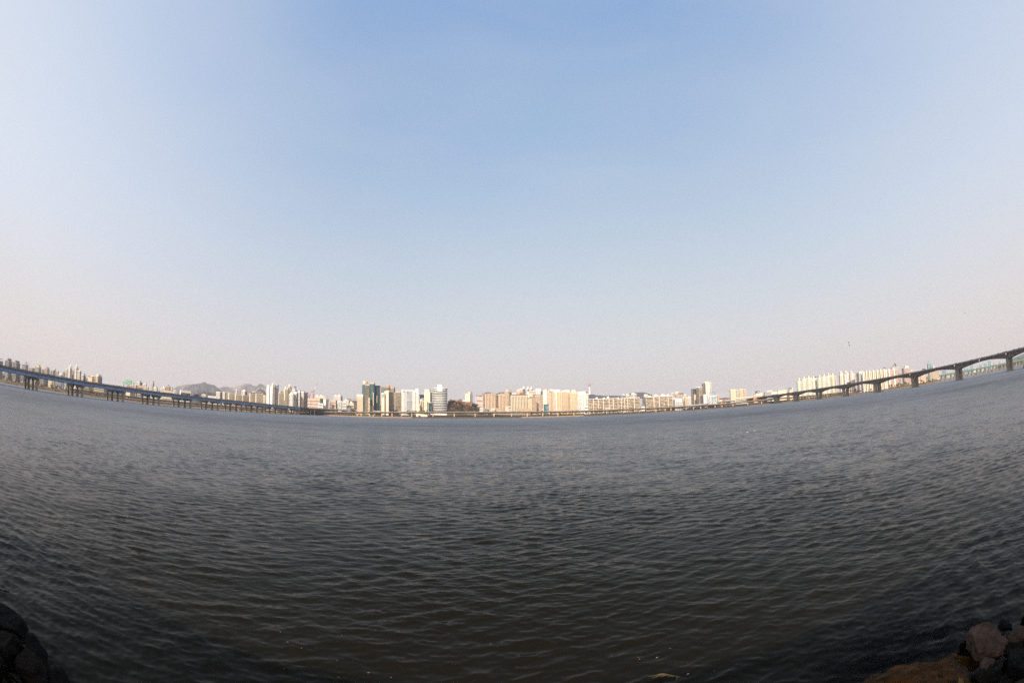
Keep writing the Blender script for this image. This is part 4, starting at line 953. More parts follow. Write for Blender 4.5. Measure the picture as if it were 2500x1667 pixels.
MB().box(-W2+1.5, -W2+W2*0.28, -D2-0.6, -D2-0.52, H*0.905, H*0.917).build('lettering', M_DARKMARK, sg)
B(C4, 1444, 1468, 1562, 448, 1120, 'curtain', 'navy', 'dark blue glass block between the white tower and the cream tower', 'L', 6, glass='navy', kind='tower', phi=45, sidewall='grey')
B(C4, 1500, 1525, 1552, 520, 1090, 'none', 'grey', 'grey stepped core in front of the dark blue glass', None, 2, kind='low')
B(C4, 1470, 1480, 1562, 575, 1010, 'col', 'cream', 'low cream block with two window columns left of the cream tower', 'L', 2, glass='flat', kind='low', roof=[('box', 0.1, 0.45, 4, 'white')])
B(C4, 1440, 1468, 1472, 648, 1000, 'band', 'peach', 'tiny peach house at the foot of the white tower', None, 2, kind='low', glass='flat')
o, W2, D2, H = B(C4, 1560, 1680, 1718, 402, 1000, 'band', 'cream', 'cream tower with a red emblem and faint lettering near its top', 'R', 3, glass='flat', wf=0.05, kind='tower', sidewall='pink', sidewin=2, roof=[('box', 0.04, 0.82, 7, 'cream')], marks=[('red_emblem', 0.38, 0.46, 0.865, 0.895, M_RED, 0.1), ('lettering', 0.28, 0.60, 0.80, 0.83, mottled('faint_lettering', (0.50, 0.33, 0.20), 0.7, 0.05, 1), 0.1), ('peach_panel', 0.1, 0.7, 0.35, 0.72, '*peach', 0.08), ('band', 0.0, 1.0, 0.965, 0.985, '*peach', 0.12)])
B(C4, 1630, 1640, 1726, 602, 985, 'curtain', 'dark', 'dark green glass low block with a white frame beside the round tower', 'L', 2, glass='teal', kind='low', marks=[('white_frame', 0.0, 0.08, 0.0, 1.0, M_WHITE, 0.35), ('white_frame', 0.08, 0.75, 0.95, 1.01, M_WHITE, 0.35)])
# round white tower with dark bands
a_, _ = look(C4[0]+1881*C4[2], 975); dR = 985
Rr = dR*(look(C4[0]+2039*C4[2], 975)[0]-look(C4[0]+1722*C4[2], 975)[0])/2
ztop = CAM_H + dR*math.tan(look(C4[0]+1881*C4[2], C4[1]+322*C4[2])[1]); zb = 9.0
cx_, cy_ = (dR+Rr)*_S(a_), (dR+Rr)*_C(a_)
RT = empty('round_tower', (cx_, cy_, zb), -a_); tag(RT, 'round white tower ringed by dark window bands with a white drum on top', 'tower', GROUPS['tower'])
hh = ztop - zb; nf = 15; fh = hh/nf
MB().lathe([(Rr-0.5, 0), (Rr-0.5, hh)], 48).build('core', glassmat('band', 'white'), RT, True)
for i in range(nf):
    z = fh*i; m = MB().lathe([(Rr, z+fh*0.02), (Rr, z+fh*0.35), (Rr-0.6, z+fh*0.37), (Rr-0.6, z+fh*0.0)], 48)
    m.build('spandrel_ring', wallmat('white'), RT)
MB().lathe([(Rr+0.3, hh), (Rr+0.3, hh+1.4), (Rr*0.55, hh+1.5), (Rr*0.5, hh+3.0), (Rr*0.36, hh+3.1), (Rr*0.36, hh+9.0), (Rr*0.32, hh+9.8), (Rr*0.1, hh+10.2)], 40).build('roof_drum', wallmat('white'), RT)
for s in (-1, 1): MB().bar((s*Rr*0.5, 0, hh+1.4), (s*Rr*0.62, 0, hh+4.6), 0.3).build('roof_crane', M_STEEL, RT)
for i in range(5, nf):                                             # panel of lighter, wider windows that grows towards the top
    hw = 0.35 + 0.05*(i-5); m = MB(); sec = []
    for zz_ in (fh*(i+0.5), fh*(i+0.96)):
        sec.append([(Rr*1.005*_S(t), -Rr*1.005*_C(t), zz_) for t in np.linspace(-hw, hw, 9)] + [((Rr-0.4)*_S(t), -(Rr-0.4)*_C(t), zz_) for t in np.linspace(hw, -hw, 9)])
    m.loft(sec); m.build('front_window_band', glassmat('teal', 'white'), RT)
MB().box(-Rr*0.32, Rr*0.32, -Rr*1.03, -Rr*0.8, hh*0.90, hh+0.8).build('front_gable', wallmat('white'), RT)
MB().lathe([(Rr+0.3, -4), (Rr+0.3, 0.6)], 40).build('base_ring', wallmat('white'), RT)
B(C4, 1690, 1850, 2030, 842, 975, 'none', 'white', 'low white podium wall under the round tower', None, 2, kind='low', dep=16)
B(C4, 1392, 1500, 1625, 838, 955, 'none', 'cream', 'cream ramp house with a dark gate below the viaduct', None, 2, kind='low', marks=[('dark_gate', 0.2, 0.4, 0.1, 0.55, '*dark', 0.1)])
# --- wooded hill
B(C4, 2080, 2130, 2134, 545, 1075, 'col', 'brick', 'orange brick house on the hill right of the round tower', None, 3, kind='low', glass='flat')
B(C4, 2048, 2080, 2086, 580, 1060, 'band', 'brick', 'lower orange brick house tucked behind the round tower', None, 3, kind='low', glass='flat')
B(C4, 2150, 2200, 2240, 582, 1065, 'band', 'pink', 'pink house with a brown roof on the wooded hill', None, 2, kind='low', glass='flat', roof=[('gable', 0, 1, 3, M_TILE)])
B(C4, 2255, 2290, 2345, 560, 1070, 'band', 'mauve', 'dark roofed villa at the top of the wooded hill', None, 2, kind='low', glass='flat', roof=[('gable', 0, 1, 3, M_TILE)])
B(C5, 145, 200, 300, 515, 1035, 'band', 'brick', 'long brown brick house with white window frames on the hill', None, 2, kind='low', glass='apt', roof=[('slab', 0, 1, 0.6, M_TILE)])
B(C5, 298, 360, 440, 522, 1030, 'band', 'brick', 'brown brick house with a flat roof, right end of the hill row', None, 2, kind='low', glass='flat', roof=[('slab', 0, 1, 0.6, M_TILE)])
B(C5, 40, 70, 130, 492, 1080, 'band', 'tan', 'tan house half hidden by trees, left on the hill', None, 2, kind='low', glass='flat', roof=[('gable', 0, 1, 3, M_TILE)])
B(C5, 205, 250, 300, 482, 1120, 'band', 'white', 'white house front above the brown brick row', None, 2, kind='low', glass='flat')
o, W2, D2, H = B(C5, 300, 398, 452, 345, 1150, 'none', 'cream', 'stepped white block with an arched dark doorway above the hill', 'R', 3, kind='tower', sidewall='white', sidewin=2, roof=[('box', 0.62, 1.0, 5, 'cream')], marks=[('white_step', 0.0, 0.85, 0.0, 0.5, '*white', 3.2), ('dark_doorway', 0.32, 0.56, 0.2, 0.4, '*dark', 3.5), ('dark_strip', 0.1, 0.9, 0.50, 0.525, '*tan', 3.3)])
# --- central apartment rows
B(C5, 524, 532, 658, 412, 1120, 'band', 'white', 'white block with red brick trim and a chimney left of the twin peach blocks', 'L', 9, glass='flat', wf=0.45, kind='low', roof=[('box', 0.08, 0.18, 5, 'brick'), ('box', 0.5, 1.0, 4, 'brick')], marks=[('red_trim', 0.0, 1.0, 0.68, 0.74, M_RED, 0.12), ('red_trim', 0.0, 0.06, 0.0, 1.0, '*brick', 0.14)])
B(C5, 655, 722, 926, 348, 1030, 'col', 'peach', 'peach apartment block with blank end wall, left of the matching pair', 'L', 7, glass='apt', phi=22, wf=0.5, sidewin=1, roof=[('slab', 0.0, 1.0, 0.9, M_ROOF), ('box', 0.2, 0.55, 4, M_ROOF)])
B(C5, 928, 1004, 1204, 348, 1030, 'col', 'peach', 'peach apartment block with blank end wall, right of the matching pair', 'L', 7, glass='apt', phi=22, wf=0.5, sidewin=1, roof=[('slab', 0.0, 1.0, 0.9, M_ROOF), ('box', 0.2, 0.55, 4, M_ROOF)])
o, W2, D2, H = B(C5, 1118, 1184, 1258, 295, 1110, 'col', 'pink', 'pink tower with a teal glass strip behind the matching pair', 'L', 3, kind='tower', phi=40, roof=[('box', 0.0, 0.4, 5, 'peach'), ('frame', 0.4, 0.9, 3, 'tan')], marks=[('teal_glass', 0.3, 0.82, 0.0, 0.93, 'teal', 0.12)])
B(C5, 1255, 1300, 1345, 335, 1400, 'none', 'white', 'white far block peeping over the wide cream block', None, 3)
B(C5, 1240, 1248, 1592, 378, 1020, 'col', 'cream', 'wide cream apartment block with many window columns and brown roof edge', 'L', 11, glass='apt', wf=0.5, roof=[('slab', 0.0, 1.0, 0.8, M_TILE), ('box', 0.1, 0.45, 2.5, M_ROOF), ('box', 0.5, 0.7, 3, 'brick')])
B(C5, 1345, 1420, 1492, 310, 1150, 'col', 'pink', 'pink block with a rounded gable behind the wide cream block', 'L', 4, glass='flat', roof=[('gable', 0.0, 0.55, 8, 'peach'), ('box', 0.55, 1.0, 3, 'pink')], phi=40)
B(C5, 1424, 1480, 1532, 242, 1400, 'col', 'white', 'white tower with a round top, left of the white cluster', 'R', 3, kind='tower', sidewall='grey', roof=[('cyl', 0.6, 1.25, 8, 'white')])
B(C5, 1528, 1575, 1612, 248, 1420, 'col', 'white', 'white striped tower in the middle of the white cluster', 'R', 3, kind='tower', sidewall='lgrey', sidewin=2, roof=[('cyl', 0.55, 1.2, 8, 'white')])
B(C5, 1608, 1660, 1692, 245, 1430, 'col', 'white', 'white tower with dark strips, right of the white cluster', 'R', 3, kind='tower', sidewall='grey', roof=[('cyl', 0.3, 1.1, 6, 'white')])
B(C5, 1575, 1600, 1618, 300, 1250, 'none', 'white', 'blank white wall standing in front of the white cluster', None, 2, kind='tower')
B(C5, 1612, 1690, 1752, 312, 1220, 'col', 'cream', 'cream block with a red roof line right of the white cluster', 'L', 6, glass='cyan', phi=30, roof=[('slab', 0, 1, 0.6, M_RED), ('gable', 0.5, 0.95, 5, 'white')])
B(C5, 1745, 1850, 1892, 285, 1180, 'col', 'white', 'white block with a tall white end tower and shaded right side', 'R', 6, glass='cyan', sidewall='mauve', roof=[('box', 0.0, 0.22, 7, 'white'), ('box', 0.35, 1.0, 6, 'white')])
B(C5, 1588, 1664, 1762, 432, 1010, 'col', 'peach', 'lower peach block with a brown hipped roof', 'L', 6, glass='apt', phi=30, roof=[('slab', 0, 1, 0.8, M_ROOF), ('box', 0.2, 0.6, 2.5, M_ROOF)])
B(C5, 1690, 1745, 1852, 376, 1040, 'col', 'peach', 'taller peach block with a brown roof behind the lower peach one', 'L', 6, glass='apt', phi=24, sidewin=1, roof=[('slab', 0, 1, 0.8, M_ROOF)])
B(C5, 1850, 1880, 1896, 378, 1150, 'col', 'pink', 'narrow shaded pink block left of the bright white end wall', None, 3)
B(C5, 1892, 1972, 2045, 308, 1030, 'col', 'white', 'apartment block with a bright blank white end wall and faint sign', 'L', 5, glass='flat', phi=40, roof=[('box', 0.0, 0.7, 6, 'white'), ('gable', 0.2, 0.6, 9, 'tan')])
B(C5, 2022, 2062, 2118, 302, 1025, 'col', 'peach', 'peach striped tower with a flat white crown, first of the long striped row', 'L', 4, glass='flat', roof=[('box', 0.0, 0.9, 6, 'white'), ('slab', 0.0, 0.7, 0.7, M_ROOF)])
B(C5, 2100, 2110, 2270, 314, 1015, 'col', 'cream', 'cream striped slab of the long row with a broad white crown', 'L', 7, glass='flat', wf=0.5, roof=[('box', 0.1, 0.9, 6, 'white'), ('fin', 0.3, 0.4, 1, 'white'), ('fin', 0.72, 0.82, 1, 'yellow')])
B(C5, 2268, 2276, 2400, 318, 1012, 'col', 'cream', 'cream striped slab of the long row with yellow shafts', 'L', 6, glass='flat', wf=0.5, roof=[('box', 0.1, 0.95, 5, 'cream'), ('fin', 0.2, 0.32, 1, 'yellow'), ('fin', 0.65, 0.77, 1, 'white')])
B(C6, 120, 128, 282, 405, 1005, 'col', 'peach', 'peach striped slab of the long row with two roof houses', 'L', 7, glass='flat', wf=0.5, roof=[('box', 0.1, 0.85, 5.5, 'white'), ('slab', 0.1, 0.45, 0.6, M_TILE), ('fin', 0.6, 0.74, -6, 'tan')])
B(C6, 280, 288, 432, 402, 1000, 'col', 'cream', 'cream striped slab of the long row with a yellow roof house', 'L', 7, glass='flat', wf=0.5, roof=[('box', 0.15, 0.65, 5.5, 'cream'), ('fin', 0.0, 0.1, 0, 'yellow'), ('fin', 0.85, 0.97, 1, 'peach')])
B(C6, 430, 440, 545, 428, 992, 'col', 'white', 'white striped slab near the right end of the long row', 'L', 5, glass='cyan', wf=0.5, roof=[('box', 0.1, 0.8, 4.5, 'white'), ('fin', 0.7, 0.85, 1, 'white')])
B(C6, 520, 530, 645, 425, 1000, 'col', 'white', 'bright white stepped slab closing the long striped row', 'L', 4, glass='flat', wf=0.4, roof=[('box', 0.0, 0.5, 5, 'white'), ('fin', 0.3, 0.5, 2, 'white')])
B(C6, 560, 600, 640, 690, 975, 'band', 'white', 'low white house with dark windows left of the long balcony slab', None, 3, kind='low', glass='flat')
B(C5, 1925, 1930, 2012, 565, 985, 'curtain', 'teal', 'small teal glass shop block above the viaduct', 'L', 4, glass='cyan', kind='low')
B(C5, 1130, 1185, 1245, 608, 985, 'band', 'cream', 'small white house with brown trim in front of the cream blocks', 'L', 4, kind='low', glass='flat', phi=30)
B(C5, 680, 720, 762, 648, 985, 'band', 'grey', 'small grey pavilion with slatted front by the viaduct', None, 3, kind='low', glass='flat')
B(C5, 760, 850, 1025, 642, 1000, 'none', 'tan', 'long low tan retaining wall house behind the viaduct', None, 2, kind='low')
B(C5, 1365, 1450, 1640, 655, 992, 'none', 'tan', 'long low tan wall building before the wide cream block', None, 2, kind='low')
B(C5, 830, 870, 905, 660, 985, 'band', 'white', 'white kiosk with a red band beside the viaduct', None, 2, kind='low', glass='flat', marks=[('red_band', 0, 1, 0.5, 0.62, M_RED, 0.15)])
B(C5, 905, 1200, 1500, 752, 962, 'col', 'tan', 'colonnade of short pale columns under the viaduct', None, 22, glass='band', wf=0.6, kind='low', z0=0.2)
# --- long balcony slabs
def slab(C, x0, xm, x1, ytop, d, label, piers, boxes, side='L', phi=6, n=9):
    o, W2, D2, H = B(C, x0, xm, x1, ytop, d, 'band', 'beige', label, side, n, glass='mix', wf=0.62, phi=phi, roof=[('box', a, b, h, 'white') for a, b, h in boxes])
    for f_ in piers: MB().box(-W2+2*W2*f_-0.6, -W2+2*W2*f_+0.6, -D2-0.55, -D2-0.02, 0, H+0.3).build('wall_pier', wallmat('cream'), o)
    MB().box(-W2-0.2, W2+0.2, -D2-0.8, -D2-0.02, H-0.4, H+0.75).build('white_cornice', M_WHITE, o)
slab(C6, 640, 652, 1245, 545, 985, 'long balcony apartment slab with a white roof line, leftmost of the three', [0.16, 0.33, 0.5, 0.7, 0.85], [(0.25, 0.31, 4), (0.5, 0.56, 2.5), (0.64, 0.7, 5)])
slab(C6, 1245, 1252, 1455, 532, 990, 'short balcony slab joined between two longer slabs', [0.33, 0.66, 0.97], [(0.0, 0.08, 3)], n=9)
slab(C6, 1460, 1468, 1702, 518, 995, 'balcony slab with a shaded right end left of the blue roof', [0.5], [(0.1, 0.2, 2)], n=9)
slab(C6, 1785, 1822, 2352, 500, 1000, 'long balcony slab with a blank left end right of the blue roof', [0.31, 0.52, 0.74], [(0.1, 0.2, 3), (0.6, 0.66, 4)], n=10, phi=8)
slab(C7, 0, 6, 186, 566, 1005, 'balcony slab ending at the billboard building', [0.5], [(0.35, 0.55, 3.5)], n=9)
B(C6, 1700, 1720, 1752, 540, 1010, 'col', 'lgrey', 'grey shaded end block beside the blue roof', None, 3, glass='flat')  # the balcony slab's shaded end, its shade put into this grey wall
o, W2, D2, H = B(C6, 1730, 1765, 1802, 690, 1000, 'band', 'white', 'small hall with a sloping blue roof between two balcony slabs', None, 1, kind='low', glass='flat')
MB().loft([[(x, -D2-1, H+(1.0 if x < 0 else 3.2)) for x in (-W2-1,)] + [(W2+1, -D2-1, H+4.2), (W2+1, -D2-1, H+5.0), (-W2-1, -D2-1, H+1.8)], [(-W2-1, D2+1, H+1.0), (W2+1, D2+1, H+4.2), (W2+1, D2+1, H+5.0), (-W2-1, D2+1, H+1.8)]]).build('blue_roof', mottled('blue_roof', (0.12, 0.34, 0.62), 0.5, 0.1, 0.5), o)
for i, (xa, xm, xb, yt, sd) in enumerate(((1308, 1350, 1405, 460, 'L'), (1408, 1480, 1512, 456, 'R'), (1522, 1610, 1642, 434, 'R'), (1782, 1860, 1882, 460, 'R'), (1938, 2000, 2082, 470, 'L'), (2080, 2150, 2232, 462, 'L'), (2236, 2280, 2310, 452, 'L'))):
    B(C6, xa, xm, xb, yt, 1700, 'col', ('grey', 'cream', 'white', 'white', 'cream', 'white', 'pink')[i], ('grey blue far block at the foot of the hill', 'cream far block with dark strips below the hill', 'white far tower cluster on the left slope of the hill', 'white far block right of the hill gap', 'low cream far block over the right balcony slab', 'white far block with two peaks over the right balcony slab', 'pink far block at the right end of the balcony slab')[i], sd, 5, sidewall='lgrey', roof=[('box', 0.1, 0.5, 5, 'white'), ('box', 0.6, 0.9, 3, 'white')])
# --- billboard building, arched white building and their neighbours
o, W2, D2, H = B(C7, 182, 250, 282, 590, 1020, 'col', 'white', 'narrow block carrying a navy billboard with a white oval', 'L', 5, glass='band', wf=0.5, kind='low', phi=50)
bb = MB().box(-W2-0.5, W2+0.8, -D2-0.5, -D2+0.1, H+0.7, H+5.6).build('billboard', M_NAVYS, o)
ov = MB().lathe([(1, 0), (1, 0.12)], 28).build('white_oval', M_WHITE, bb); ov.scale = (W2*0.62, 1.75, 1); ov.location = (0.2, -D2-0.52, H+3.1); ov.rotation_euler = (R(90), 0, 0)
lt = MB()
for i in range(4): lt.box(-W2*0.36+i*W2*0.19, -W2*0.24+i*W2*0.19, -D2-0.75, -D2-0.66, H+2.6, H+3.6)
lt.build('red_lettering', M_RED, bb)
o, W2, D2, H = B(C7, 192, 246, 386, 624, 990, 'none', 'white', 'white building with three columns of arched dark openings', 'L', 3, kind='low', phi=26, sidewin=3, glass='band')
for i in range(3):
    xc = -W2 + 2*W2*(0.2+0.3*i); hw = W2*0.2
    for j in range(5):
        z = H*(0.06+0.17*j)
        if j == 4:
            MB().add([(xc-hw*_C(t), -D2-0.14, z+hw*0.9*_S(t)) for t in np.linspace(0, math.pi, 9)] + [(xc-hw*_C(t), -D2+0.2, z+hw*0.9*_S(t)) for t in np.linspace(0, math.pi, 9)], [tuple(range(9)), tuple(range(17, 8, -1))] + [(k, k+9, k+10, k+1) for k in range(8)]).build('arched_window', glassmat('band', 'white'), o)
        else: MB().box(xc-hw, xc+hw, -D2-0.14, -D2+0.2, z, z+H*0.11).build('window', glassmat('band', 'white'), o)
B(C7, 384, 396, 404, 640, 1000, 'none', 'brick', 'narrow red side building right of the arched openings', None, 2, kind='low')
for i, (xa, xm, xb, yt, dd, wl_, lb_) in enumerate(((160, 205, 240, 500, 1500, 'cream', 'cream far block left behind the billboard'), (242, 300, 348, 482, 1550, 'white', 'white far tower behind the billboard'), (308, 385, 412, 522, 1250, 'peach', 'peach block with a dark roof right of the billboard'), (420, 465, 505, 538, 1600, 'white', 'pale far block left of the dark glass tower'), (380, 400, 450, 592, 1150, 'white', 'white striped block above the red side building'), (432, 445, 505, 595, 1130, 'cream', 'cream striped block in the pale middle group'), (490, 505, 562, 580, 1180, 'white', 'pale block just left of the dark glass tower'))):
    B(C7, xa, xm, xb, yt, dd, 'col', wl_, lb_, 'L' if xm-xa < xb-xm else 'R', 5, sidewall='lgrey', glass='flat', roof=[('box', 0.15, 0.5, 3, wl_)] if i != 2 else [('slab', 0.1, 0.9, 2.5, 'dark')])
o, W2, D2, H = B(C7, 565, 606, 672, 418, 1060, 'curtain', 'dark', 'dark tower with a teal glass top and beige lower panel', 'L', 3, glass='navy', kind='tower', phi=38, sidewall='mauve', marks=[('teal_top', 0.02, 0.98, 0.72, 0.97, 'teal', 0.35), ('beige_panel', 0.2, 0.98, 0.42, 0.72, '*peach', 0.35), ('beige_strip', 0.2, 0.45, 0.0, 0.42, '*beige', 0.35)])
B(C7, 668, 728, 796, 392, 1050, 'band', 'tan', 'mauve and tan striped tower with a white roof left of the tallest one', 'L', 18, glass='flat', wf=0.5, kind='tower', phi=42, sidewall='mauve', sidewin=3, roof=[('box', 0.0, 0.4, 2.5, 'white'), ('slab', 0, 1, 0.6, 'white')], marks=[('grey_glass', 0.35, 0.98, 0.0, 0.62, 'navy', 0.15)])
B(C7, 788, 862, 978, 292, 1080, 'col', 'cream', 'tallest cream tower with white framed bays in the right cluster', 'L', 3, glass='flat', wf=0.42, kind='tower', phi=35, sidewall='grey', sidewin=2, roof=[('box', 0.0, 0.7, 3.0, 'cream'), ('slab', 0, 1, 0.6, 'white'), ('fin', 0.0, 0.12, 0.5, 'white'), ('fin', 0.46, 0.6, 0.5, 'white')], marks=[('podium_front', 0.4, 1.0, 0.0, 0.34, '*white', 0.4)])
B(C7, 822, 850, 870, 530, 1040, 'none', 'white', 'white lower wing at the left foot of the tallest tower', None, 2, kind='low')
o, W2, D2, H = B(C7, 902, 915, 1088, 562, 1030, 'none', 'white', 'blue and white glass block with a framed roof sign', 'L', 3, kind='low', phi=20, glass='cyan')
for f0, f1, g in ((0.02, 0.26, 'blue'), (0.31, 0.36, 'navy'), (0.40, 0.60, 'cyan'), (0.63, 0.70, 'navy'), (0.74, 0.97, 'cyan')):
    MB().box(-W2+2*W2*f0, -W2+2*W2*f1, -D2-0.12, -D2+0.2, 1, H*0.93).build('glass_bay', glassmat(g, 'white'), o)
fr = MB().box(-W2*0.6, W2*0.72, -D2*0.8, -D2*0.8+0.5, H+7.6, H+8.4).box(-W2*0.6, -W2*0.6+0.5, -D2*0.8, -D2*0.8+0.5, H, H+7.6).box(W2*0.72-0.5, W2*0.72, -D2*0.8, -D2*0.8+0.5, H, H+7.6).build('sign_frame', M_NAVYS, o)
MB().box(-W2*0.5, W2*0.55, -D2*0.8-0.3, -D2*0.8-0.05, H+1.2, H+6.6).build('sign_panel', mottled('blue_sign', (0.22, 0.42, 0.66), 0.5, 0.25, 0.25), fr)
MB().box(-W2*0.42, -W2*0.05, -D2*0.8-0.5, -D2*0.8-0.32, H+3.0, H+5.6).build('pink_mark', mottled('pink_sign', (0.66, 0.30, 0.38), 0.5, 0.2, 0.25), fr)
B(C7, 1085, 1120, 1142, 535, 1080, 'col', 'peach', 'slim peach block right of the blue glass block', 'R', 4, sidewall='beige', glass='flat')
B(C7, 1148, 1200, 1240, 640, 1300, 'band', 'cream', 'low cream houses left of the orange roof', None, 2, kind='low', glass='flat')
B(C7, 1208, 1232, 1262, 622, 1200, 'none', 'brick', 'small orange red house above the ramp', None, 2, kind='low')
B(C7, 1262, 1310, 1360, 635, 1350, 'band', 'pink', 'low pink houses in front of the cream apartment group', None, 3, kind='low', glass='flat')
B(C7, 1354, 1380, 1492, 440, 1250, 'col', 'cream', 'broad cream slab with a blank left edge above the right ramp', 'L', 7, glass='flat', wf=0.3, roof=[('box', 0.05, 0.35, 2.5, 'cream'), ('box', 0.5, 0.9, 2, 'cream')])
B(C7, 1490, 1500, 1548, 432, 1260, 'col', 'pgreen', 'pale green striped slab right of the broad cream one', 'L', 3, glass='flat', wf=0.5)
B(C7, 1548, 1560, 1642, 418, 1270, 'col', 'cream', 'cream striped slab with a dark roof house above the right ramp', 'L', 4, glass='flat', roof=[('box', 0.3, 0.7, 3, 'grey')])
B(C7, 1644, 1656, 1692, 414, 1280, 'col', 'cream', 'slim cream slab at the right end of the cream group', 'L', 2, glass='flat', roof=[('box', 0.3, 0.7, 3, 'grey')])
B(C7, 1470, 1640, 1840, 585, 1180, 'band', 'white', 'low white and orange sheds behind the bridge rail', None, 1, kind='low', glass='flat', marks=[('orange_band', 0, 1, 0.78, 0.9, M_ORANGE, 0.2)])
o, W2, D2, H = B(C7, 1902, 1960, 2032, 505, 1150, 'none', 'white', 'white store with a large dark billboard on its roof', None, 2, kind='low')
bd = MB().box(-W2-2.5, W2*0.25, -D2-0.3, -D2+0.4, H+0.8, H+6.4).build('billboard', wallmat('dark'), o)
MB().box(-W2*0.45, W2*0.1, -D2-0.45, -D2-0.32, H+3.0, H+4.6).build('white_panel', M_WHITE, bd)
MB().bar((-W2-1.5, -D2, H*0.2), (-W2-1.5, -D2, H+1), 0.4).build('billboard_post', M_STEEL, bd)
MB().bar((W2*0.1, -D2+0.1, H-0.5), (W2*0.1, -D2+0.1, H+1), 0.4).build('billboard_post', M_STEEL, bd)
B(C7, 1850, 1900, 2030, 545, 1120, 'band', 'peach', 'low row of orange roofed stalls under the dark billboard', None, 1, kind='low', glass='flat', marks=[('orange_band', 0, 1, 0.7, 0.85, M_ORANGE, 0.2)])
B(C7, 2066, 2080, 2222, 488, 1130, 'none', 'grey', 'windowless grey hall right of the dark billboard', 'L', 2, kind='low')
B(C7, 2130, 2190, 2236, 450, 1250, 'col', 'white', 'white house tops behind the windowless grey hall', None, 4, kind='low', glass='flat')
B(C7, 2222, 2290, 2352, 470, 1150, 'band', 'white', 'white shed with a brown roof left of the pale warehouse', None, 1, kind='low', glass='flat', roof=[('slab', 0.2, 0.9, 2.5, 'tan')])
B(C8, 140, 150, 312, 618, 1120, 'none', 'cream', 'pale blank warehouse left of the pylon mast', 'L', 2, kind='low')
o, W2, D2, H = B(C8, 345, 352, 412, 602, 1110, 'none', 'peach', 'peach block with a dark blue sign box on its roof', 'L', 2, kind='low')
sb = MB().box(-W2, W2*0.55, -D2*0.9, D2*0.6, H+0.2, H+5).build('sign_box', M_NAVYS, o)
MB().box(-W2*0.8, W2*0.2, -D2*0.9-0.2, -D2*0.9-0.02, H+1.8, H+3.0).build('white_lettering', M_WHITE, sb)
MB().box(W2*0.57, W2, -D2*0.9, D2*0.6, H+0.2, H+5).build('white_box', M_WHITE, o)
PY = empty('pylon_mast', spot(C8[0]+310*C8[2], C8[1]+680*C8[2], 1060)); PY.location.z = 6; tag(PY, 'dark steel mast with one cross arm beside the pale warehouse', 'mast')
hm_ = spot(C8[0]+308*C8[2], C8[1]+528*C8[2], 1060).z - 6
MB().bar((0, 0, 0), (0, 0, hm_), 0.8, 0.12, n=5).build('pole', wallmat('dark'), PY)
MB().bar((-4, 0, hm_*0.62), (4.5, 0, hm_*0.62), 0.3, n=4).build('cross_arm', wallmat('dark'), PY)
# --- striped rows on the right bank
def row(C, segs, d, labels):
    for (x0, x1, yt, fins, wl_), lb_ in zip(segs, labels):
        w_ = x1-x0
        B(C, x0, x0+5, x1, yt, d, 'col', wl_, lb_, 'L', max(3, int(w_/18)), glass='flat', wf=0.5, z0=1, roof=[('fin', f0, f1, h, c_) for f0, f1, h, c_ in fins])
row(C8, [(490, 585, 448, [(0.25, 0.48, 8, 'cream'), (0.8, 0.95, 3, 'pgreen')], 'pgreen'), (580, 680, 405, [(0.22, 0.42, 6, 'cream'), (0.75, 0.92, 2, 'pgreen')], 'white'), (678, 762, 395, [(0.1, 0.32, 6, 'cream'), (0.6, 0.8, 2, 'pgreen')], 'white'), (758, 842, 398, [(0.12, 0.36, 6, 'cream'), (0.7, 0.9, 0, 'pgreen')], 'white')], 1150,
    ['pale green striped slab with one yellow shaft, leftmost on the right bank', 'striped slab with a yellow shaft, second on the right bank', 'striped slab with a yellow shaft, third on the right bank', 'striped slab with a yellow shaft left of the blue glass sliver'])
B(C8, 812, 830, 872, 362, 1220, 'curtain', 'blue', 'sliver of blue glass tower between two striped slabs', 'L', 3, glass='blue', kind='tower')
row(C8, [(855, 940, 390, [(0.3, 0.55, 7, 'cream'), (0.8, 1.0, 2, 'pgreen')], 'pgreen'), (938, 1020, 378, [(0.3, 0.55, 8, 'cream'), (0.8, 1.0, 2, 'white')], 'white'), (1016, 1105, 360, [(0.28, 0.52, 8, 'cream'), (0.75, 0.95, 3, 'pgreen')], 'white'), (1100, 1196, 358, [(0.2, 0.42, 7, 'cream'), (0.72, 0.95, 0, 'pink')], 'pgreen')], 1140,
    ['striped slab with a yellow shaft right of the blue glass sliver', 'white striped slab with a tall yellow shaft mid row', 'white striped slab with the tallest yellow shaft', 'pale green slab with a pink right edge, end of the second row'])
for i, (x0, x1) in enumerate(((1240, 1340), (1334, 1442), (1438, 1524))):
    B(C8, x0, x0+(18 if i == 0 else 6), x1, 322-2*i, 1130, 'col', ('cream', 'white', 'cream')[i], ('striped slab with a grey curved crown, left of three', 'striped slab with a grey curved crown, middle of three', 'striped slab with a grey curved crown, right of three')[i], 'L', 5, glass='flat', wf=0.42, sidewall='grey', roof=[('cyl', 0.0, 0.62, 8.5, 'lgrey'), ('slab', 0.3, 0.75, 7.5, 'grey') if False else ('fin', 0.4, 0.56, 4, 'white')])
B(C8, 1552, 1602, 1665, 285, 1100, 'col', 'white', 'slab with a dark left end and orange wall marks, start of the long right row', 'L', 3, glass='flat', phi=50, sidewall='mauve', roof=[('fin', 0.75, 1.0, 3, 'white')], marks=[('orange_mark', 0.15, 0.5, 0.36, 0.6, M_ORANGE, 0.1)])
xs_ = [1662, 1722, 1778, 1845, 1915, 1980, 2040, 2105]; ys_ = [290, 282, 275, 270, 262, 255, 250, 246]
